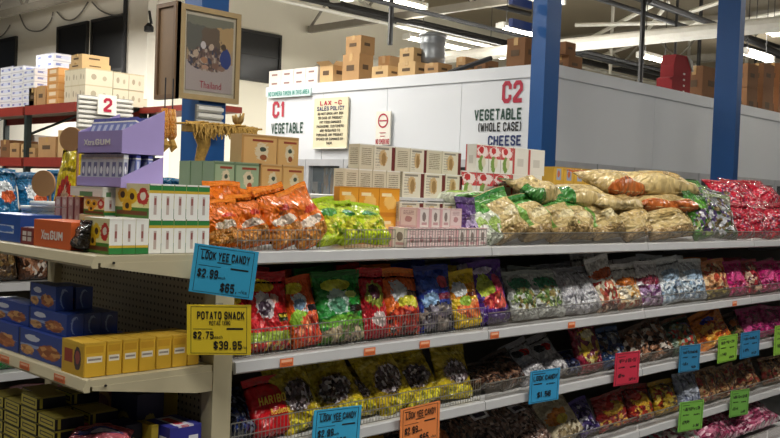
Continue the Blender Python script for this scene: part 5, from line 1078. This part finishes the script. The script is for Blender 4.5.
# yellow bag and the two round cards on a wire clip
disc = plain('brown_card_disc', '#a3794f', .7, var=.06)
for i, (px, py, rw, X, lab) in enumerate([(43.5, 183.5, 11.5, 1.62, 'round brown card standing above the clear tubs'), (71, 139, 11, 1.66, 'round brown card at the upper corner of the yellow bag')]):
    c = P(px, py, 0, X); r = (P(px - rw, py, 0, X).y - P(px + rw, py, 0, X).y) / 2
    e = empty('round_card', (X, c.y, c.z)); m = MB(); n = 24
    m.prism([(r * math.cos(6.2832 * k / n), r * .52 * math.sin(6.2832 * k / n)) for k in range(n)], 0, -.003, .003); m.build('card', disc, e)
    MB().box(.003, .009, -.05, -.04, -(c.z - ZT) + .002, 0).build('stick', disc, e); tag(e, lab, 'card', 'round brown cards')
p = P(66, 190, 0, 1.75); yz = P(66, 137, 0, 1.75).z
yb_ = pouch('yellow_tall', p.x, p.y, ZT + .002, (P(54, 160, 0, 1.75).y - P(80, 160, 0, 1.75).y), (yz - ZT), .07, 6, -90, 0, 'tall yellow bag with red badge behind the lilac trays', None, 2)

# --- end display, second shelf: yellow cartons along the side, blue biscuit boxes
yel_f = printed('yellow_carton_front', '#c99f2c', [('rect', .15, .85, .42, .6, '#d9d2c0'), ('rect', .2, .8, .48, .54, '#8a8078'), ('rect', .1, .9, .7, .9, '#b88a20'), ('rect', .0, .05, 0, 1, '#a87f1c')], .45)
yel_s = printed('yellow_carton_side', '#cfa52e', [('rect', .12, .5, .35, .75, '#9a3a2c'), ('ell', .72, .52, .16, .34, '#4a3a3c', .15), ('ell', .72, .56, .1, .2, '#9a4a44', .2), ('rect', 0, 1, .9, 1, '#d8b23a')], .45)
rdef('yel', yel_f, yel_s, plain('yellow_card', '#c8a035', .45))
xs_ = [83, 106, 122, 138.5, 155.5, 171.5, 187, 199]
for i in range(7):
    a = P(xs_[i], 360, 1, 2.60).x; b = P(xs_[i + 1], 360, 1, 2.60).x
    rbox('yel', a + .002, b - .002, 2.60, 2.74, Z2 + .002, Z2 + .105, 'yellow snack carton, %s from the shelf front beside the price card' % ORD[i + 1], 'yellow cartons on the end display', name='snack_carton')
blu_s = printed('blue_biscuit_side', '#2a4694', [('ell', .3, .72, .16, .12, '#d0d4e0', .3), ('ell', .45, .42, .5, .06, '#8fa0c8', .3), ('bits', .68, .36, .24, .26, ['#b8703c', '#8f4f2a', '#d09a5c', '#a86034'], 9), ('bits', .2, .25, .16, .18, ['#c08a54', '#a06a3c', '#d8a868'], 9), ('rect', .0, .04, 0, 1, '#16244f')], .35)
blu_f = printed('blue_biscuit_front', '#274290', [('ell', .5, .5, .25, .4, '#7f96cc', .2), ('ell', .56, .46, .22, .36, '#274290', .2)], .35)
rdef('blu', blu_f, blu_s, plain('blue_card', '#26408c', .4))
def blue_box(x0, x1, y0, y1, z0, z1, label): rbox('blu', x0, x1, y0, y1, z0, z1, label, 'blue biscuit boxes', name='biscuit_box')
blue_box(1.38, 1.46, 2.77, 3.10, Z2 + .002, Z2 + .092, 'blue biscuit box at the bottom front beside the yellow cartons')
blue_box(1.38, 1.46, 3.105, 3.43, Z2 + .002, Z2 + .092, 'blue biscuit box at the bottom front, far left')
for i in range(2): blue_box(1.475 + i * .07, 1.475 + i * .07 + .068, 2.77, 3.09, Z2 + .002, Z2 + .092, 'blue biscuit box, %s behind the bottom front one' % ORD[i + 1])
for i in range(3): blue_box(1.40 + i * .06, 1.40 + i * .06 + .058, 2.80, 3.07, Z2 + .093, Z2 + .165, 'blue biscuit box, %s from front in the middle layer' % ORD[i + 1])
blue_box(1.40, 1.48, 3.075, 3.36, Z2 + .093, Z2 + .165, 'blue biscuit box in the middle layer at the far left')
blue_box(1.41, 1.47, 2.90, 3.09, Z2 + .166, Z2 + .245, 'small blue biscuit box on the very top of the blue stack')
blue_box(1.48, 1.54, 2.90, 3.07, Z2 + .166, Z2 + .240, 'dim blue biscuit box behind the topmost one')
# --- end display, third shelf: small black-yellow packs, red and blue cartons, pink tin
bk_s = printed('black_yellow_pack', '#2a2820', [('rect', .0, 1, .08, .92, '#b8aa3c'), ('rect', .1, .9, .3, .7, '#2a2620'), ('rect', .15, .85, .4, .6, '#b8a83a')], .4)
bk_f = printed('black_pack_front', '#14141c', [('rect', .1, .2, .1, .9, '#a89a34')], .4); rdef('bk', bk_f, bk_s, plain('olive_card', '#96893a', .5))
Z3E = .702
n = 0
for i, y in enumerate((2.80, 2.93, 3.06, 3.19)):
    for j in range(4 if i != 1 else 5):
        n += 1
        for r_ in range(2):
            rbox('bk', 1.37 + r_ * .12, 1.37 + r_ * .12 + .1, y, y + .115, Z3E + j * .042, Z3E + j * .042 + .04, 'black and yellow pack, %s up in the %s %s stack' % (ORD[j + 1], ORD[i + 1], ['front', 'rear'][r_]), 'black and yellow packs', name='small_pack')
rm_ = printed('red_carton_print', '#7a1c20', [('ell', .5, .6, .28, .22, '#b8843a', .25), ('ell', .5, .6, .2, .14, '#7a1c20', .2)], .5); rdef('red', rm_, rm_, plain('red_card', '#7a2022', .5))
bm_ = printed('navy_carton_print', '#1a1c3c', [('ell', .5, .5, .25, .2, '#9a8a3a', .25), ('ell', .5, .5, .16, .11, '#1a1c3c', .2)], .5); rdef('navy', bm_, bm_, plain('navy_card', '#1a1c3c', .5))
ym_ = plain('dull_yellow_card', '#a08a2c', .5); rdef('dy', ym_, ym_, ym_)
rbox('red', 1.66, 1.78, 3.15, 3.38, Z3E, Z3E + .235, 'dark red carton below the shelf at the left', 'back cartons on the end display', name='snack_carton')
rbox('red', 1.66, 1.78, 2.92, 3.145, Z3E, Z3E + .225, 'dark red carton below the shelf beside the navy one', 'back cartons on the end display', name='snack_carton')
rbox('navy', 1.62, 1.72, 2.73, 2.9, Z3E, Z3E + .22, 'navy carton with gold oval under the yellow row', 'back cartons on the end display', name='snack_carton')
rbox('dy', 1.74, 1.82, 2.80, 2.9, Z3E, Z3E + .24, 'dull yellow carton against the pegboard', 'back cartons on the end display', name='snack_carton')
rbox('navy', 1.55, 1.61, 2.68, 2.78, Z3E, Z3E + .14, 'small navy carton with grey top beside blue box', 'back cartons on the end display', name='snack_carton')
rbox('dy', 1.615, 1.64, 2.63, 2.72, Z3E, Z3E + .14, 'thin orange brown carton left of the blue box', 'back cartons on the end display', name='snack_carton')
bw_s = printed('blue_red_white_box', '#2a2c86', [('rect', .1, .5, .2, .7, '#c8c8d8'), ('rect', .2, .4, .3, .6, '#b8303a'), ('rect', .6, .9, .2, .75, '#d8d8e0')], .4); bw_t = printed('blue_red_white_top', '#34378f', [('rect', .25, .75, .1, .9, '#d0cfd8'), ('rect', .35, .6, .2, .8, '#b83a44')], .4)
rdef('bw', bw_s, bw_s, bw_t)
rbox('bw', 1.655, 1.775, 2.585, 2.74, Z3E, Z3E + .135, 'bright blue box with red and white print by the post', None, name='snack_carton')
p = PD(118, 438, 2.75)
DES['pink_pack'] = ('pink pack', printed('pink_pack_film', '#c0606c', [('ell', .5, .3, .4, .16, '#3a3c78', .3), ('ell', .6, .3, .25, .08, '#c8c4d8', .3), ('rect', .1, .9, .6, .64, '#e0a8a8')], .3, .3), printed('pink_pack_seal', '#b8505c', [], .3), 'pack')
pouch('pink_pack', 1.44, 2.66, Z3E + .085, .2, .16, .05, 80, -40, 0, 'pink pack lying tilted at the bottom beside blue box', None, 3)
rbox('dy', 1.40, 1.52, 2.62, 2.77, Z3E, Z3E + .08, 'low yellow carton under the tilted pink pack', 'back cartons on the end display', name='snack_carton')

# ------------------------------------------------------------------ price cards
inks = {'k': ink_black}
def card(name, tl, tr, bl, colhex, label, plane, lines, group='price cards', hold=.009):
    """tl, tr, bl: photo corners; plane: ('Y', val) or ('cam', depth)"""
    if plane[0] == 'Y': f_ = lambda q: P(q[0], q[1], 1, plane[1])
    else:
        n_ = Vector((MW @ Vector((0, 0, 1)))); n_.z = 0; n_.normalize(); c0 = PD((tr[0] + bl[0]) / 2, (tr[1] + bl[1]) / 2, plane[1])
        def f_(q):
            d = MW @ Vector((q[0] - CX, q[1] - CY, F)); return EYEP + d * ((c0 - EYEP).dot(n_) / d.dot(n_))
    a, b, c = f_(tl), f_(tr), f_(bl); u = (b - a); W = u.length; u.normalize(); v = (a - c); v = v - u * v.dot(u); H = v.length; v.normalize(); nrm = u.cross(v)
    o0 = a - v * H
    e = empty(name); M_ = Matrix((u, -nrm, v)).transposed().to_4x4(); M_.translation = o0; e.matrix_world = M_
    MB().box(0, W, -.0012, .0012, 0, H).build('card', plain('card_' + colhex[1:], colhex, .55, var=.03), e)
    m = MB(); t_ = W * .008
    for (x0, x1, z0, z1) in ((.06, .94, .955, .963), (.06, .94, .03, .038)): MB().box(W * x0, W * x1, -.002, -.0012, H * z0, H * z1).build('border_line', ink_black, e)
    for (x0, x1) in ((.06, .068), (.932, .94)): MB().box(W * x0, W * x1, -.002, -.0012, H * .03, H * .963).build('border_line', ink_black, e)
    for L in lines:
        if L[0] == 'bar' and L[4] - L[3] > .045:
            rr = random.Random(int(W * 1e5) + int(L[3] * 100)); m = MB(); x = L[1]; ch = (L[4] - L[3]) * H / W * .55
            while x < L[2]:
                h0 = L[3] + (0 if rr.random() > .2 else (L[4] - L[3]) * .3); h1 = L[4] - (0 if rr.random() > .35 else (L[4] - L[3]) * .3)
                m.box(W * x, W * (x + ch * .32), -.002, -.0012, H * h0, H * h1); m.box(W * (x + ch * .32), W * (x + ch * .75), -.002, -.0012, H * (h0 if rr.random() > .5 else h1 - (h1 - h0) * .28), H * (h0 + (h1 - h0) * .28 if rr.random() > .5 else h1)); x += ch * (1 if rr.random() > .15 else 1.6)
            o = m.build('fine_print', ink_black, e); o['kind'] = 'stuff'
        elif L[0] == 'bar': MB().box(W * L[1], W * L[2], -.002, -.0012, H * L[3], H * L[4]).build('fine_print', ink_black, e)
        else: letter(L[0], e, W * L[1], H * L[3], W * (L[2] - L[1]), H * (L[4] - L[3]), ink_black, y=-.0005, bold=L[5] if len(L) > 5 else .012)
    MB().box(W * .36, W * .46, .0012, hold, H * .8, H * .95).build('clip', chrome, e)
    return tag(e, label, 'price card', group)
big = [('bar', .1, .25, .885, .905), ('LOOK YEE CANDY', .13, .88, .71, .88, .032), ('bar', .38, .6, .655, .675), ('bar', .1, .45, .57, .578), ('bar', .6, .88, .555, .59), ('$2.99', .1, .42, .33, .51, .028), ('each', .43, .54, .34, .4, 0), ('$65.', .48, .75, .08, .27, .028), ('-/cs', .77, .9, .1, .17, 0)]
card('price_card', (195, 243), (259, 252), (187.5, 291), '#36aad8', 'large blue candy price card at the corner post', ('cam', 2.96), big, hold=.12)
card('price_card', (187, 304.5), (251, 305), (183.5, 354.5), '#e8cc2c', 'large yellow potato snack price card on the corner post', ('cam', 2.98),
     [('POTATO SNACK', .16, .9, .71, .87, .028), ('POTAE 1X80', .35, .68, .6, .68, 0), ('bar', .1, .4, .51, .52), ('bar', .62, .88, .5, .54), ('$2.75', .1, .42, .32, .47, .024), ('each', .43, .56, .33, .39, 0), ('$39.95', .42, .86, .11, .28, .024), ('/cs', .87, .94, .13, .18, 0)], hold=.12)
YS = YF - .022
card('price_card', (314, 410.5), (361.5, 405), (313, 452), '#34a4d2', 'blue candy price card on the third shelf under yellow bags', ('Y', YS), big)
card('price_card', (400.5, 409.5), (440, 400.5), (406, 448), '#ee8c4c', 'orange candy price card on the third shelf', ('Y', YS), big)
mid = [('bar', .1, .5, .88, .9), ('LOOK CANDY', .1, .9, .68, .84, .02), ('bar', .12, .4, .56, .6), ('bar', .55, .85, .52, .57), ('$1.58', .25, .7, .16, .34, .01)]
card('price_card', (530.5, 371.5), (560, 367.5), (528, 404.5), '#3098cc', 'blue candy price card under the silver bags', ('Y', YS), mid)
ill = [('bar', .12, .4, .86, .88), ('bar', .15, .85, .68, .8), ('bar', .15, .4, .52, .57), ('bar', .6, .85, .5, .55), ('bar', .15, .42, .24, .36), ('bar', .6, .85, .1, .2)]
card('price_card', (615.5, 353.5), (640, 350.5), (616.5, 386), '#cc2c48', 'red price card under the blue foil bag', ('Y', YS), ill)
card('price_card', (680, 346), (700.5, 344), (679.5, 372.5), '#2a7fae', 'blue price card right of the red one', ('Y', YS), ill)
card('price_card', (718.5, 337), (737.5, 333.5), (720, 363), '#8cc040', 'lime green price card between two blue cards', ('Y', YS), ill)
card('price_card', (741, 333), (760, 330), (743, 358.5), '#2a7fb0', 'blue price card under the pink strips bags', ('Y', YS), ill)
card('price_card', (775, 326), (794, 323), (777, 355), '#8cc040', 'lime green price card cut by the right picture edge', ('Y', YS), ill)
card('price_card', (680, 402.5), (704, 399.5), (686, 431), '#78b848', 'larger green price card on the lowest visible rail', ('Y', YS), ill)
card('price_card', (731, 391), (749.5, 388.5), (732, 417), '#6fae48', 'smaller green price card under the wafer packs', ('Y', YS), ill)

# ------------------------------------------------------------------ the gondola across the aisle
NY = 5.2
ng = empty('aisle_gondola', (1.2, NY, 0)); tag(ng, 'white gondola shelving across the aisle at the left', 'shelving')
for z in (1.40, 1.03, .52, .12):
    MB().box(0, 4.6, .01, .5, z - .03, z).build('shelf', white_metal, ng); MB().box(0, 4.6, 0, .012, z - .04, z + .004).build('price_rail', rail_m, ng)
MB().box(0, 4.6, .5, .53, 0, 1.4).build('back_panel', plain('back_panel_dark', '#6a6358', .7), ng)
for x in (0, 2.3, 4.57): MB().box(x, x + .03, .53, .58, 0, 1.4).build('upright', white_metal, ng)
n = 0
for (z, keys, hh) in ((1.40, ['blue_snack', 'blue_snack', 'blue_snack', 'blue_snack', 'blue_snack', 'blue_snack'], .27), (1.03, ['brown_snack', 'red_tartan', 'brown_snack', 'blue_foil', 'brown_snack', 'bronze'], .27), (.52, ['green_snack', 'green_snack', 'green_snack', 'yellow_mix', 'green_snack', 'dark_mix'], .3), (.12, ['pink_mix', 'red_foil', 'rose_mix', 'red_yellow', 'dark_mix', 'pink_mix'], .28)):
    for i in range(13):
        key = keys[i % 6]; n += 1
        pouch(key, 1.5 + i * .19, NY + .12, z, .2, hh * random.uniform(.9, 1.1), .09, 14, random.uniform(-10, 10), 0, '%s, %s on the %s shelf across the aisle' % (DES[key][0], ORD[i + 1], {1.40: 'top', 1.03: 'second', .52: 'third', .12: 'lowest'}[z]), 'bags across the aisle')
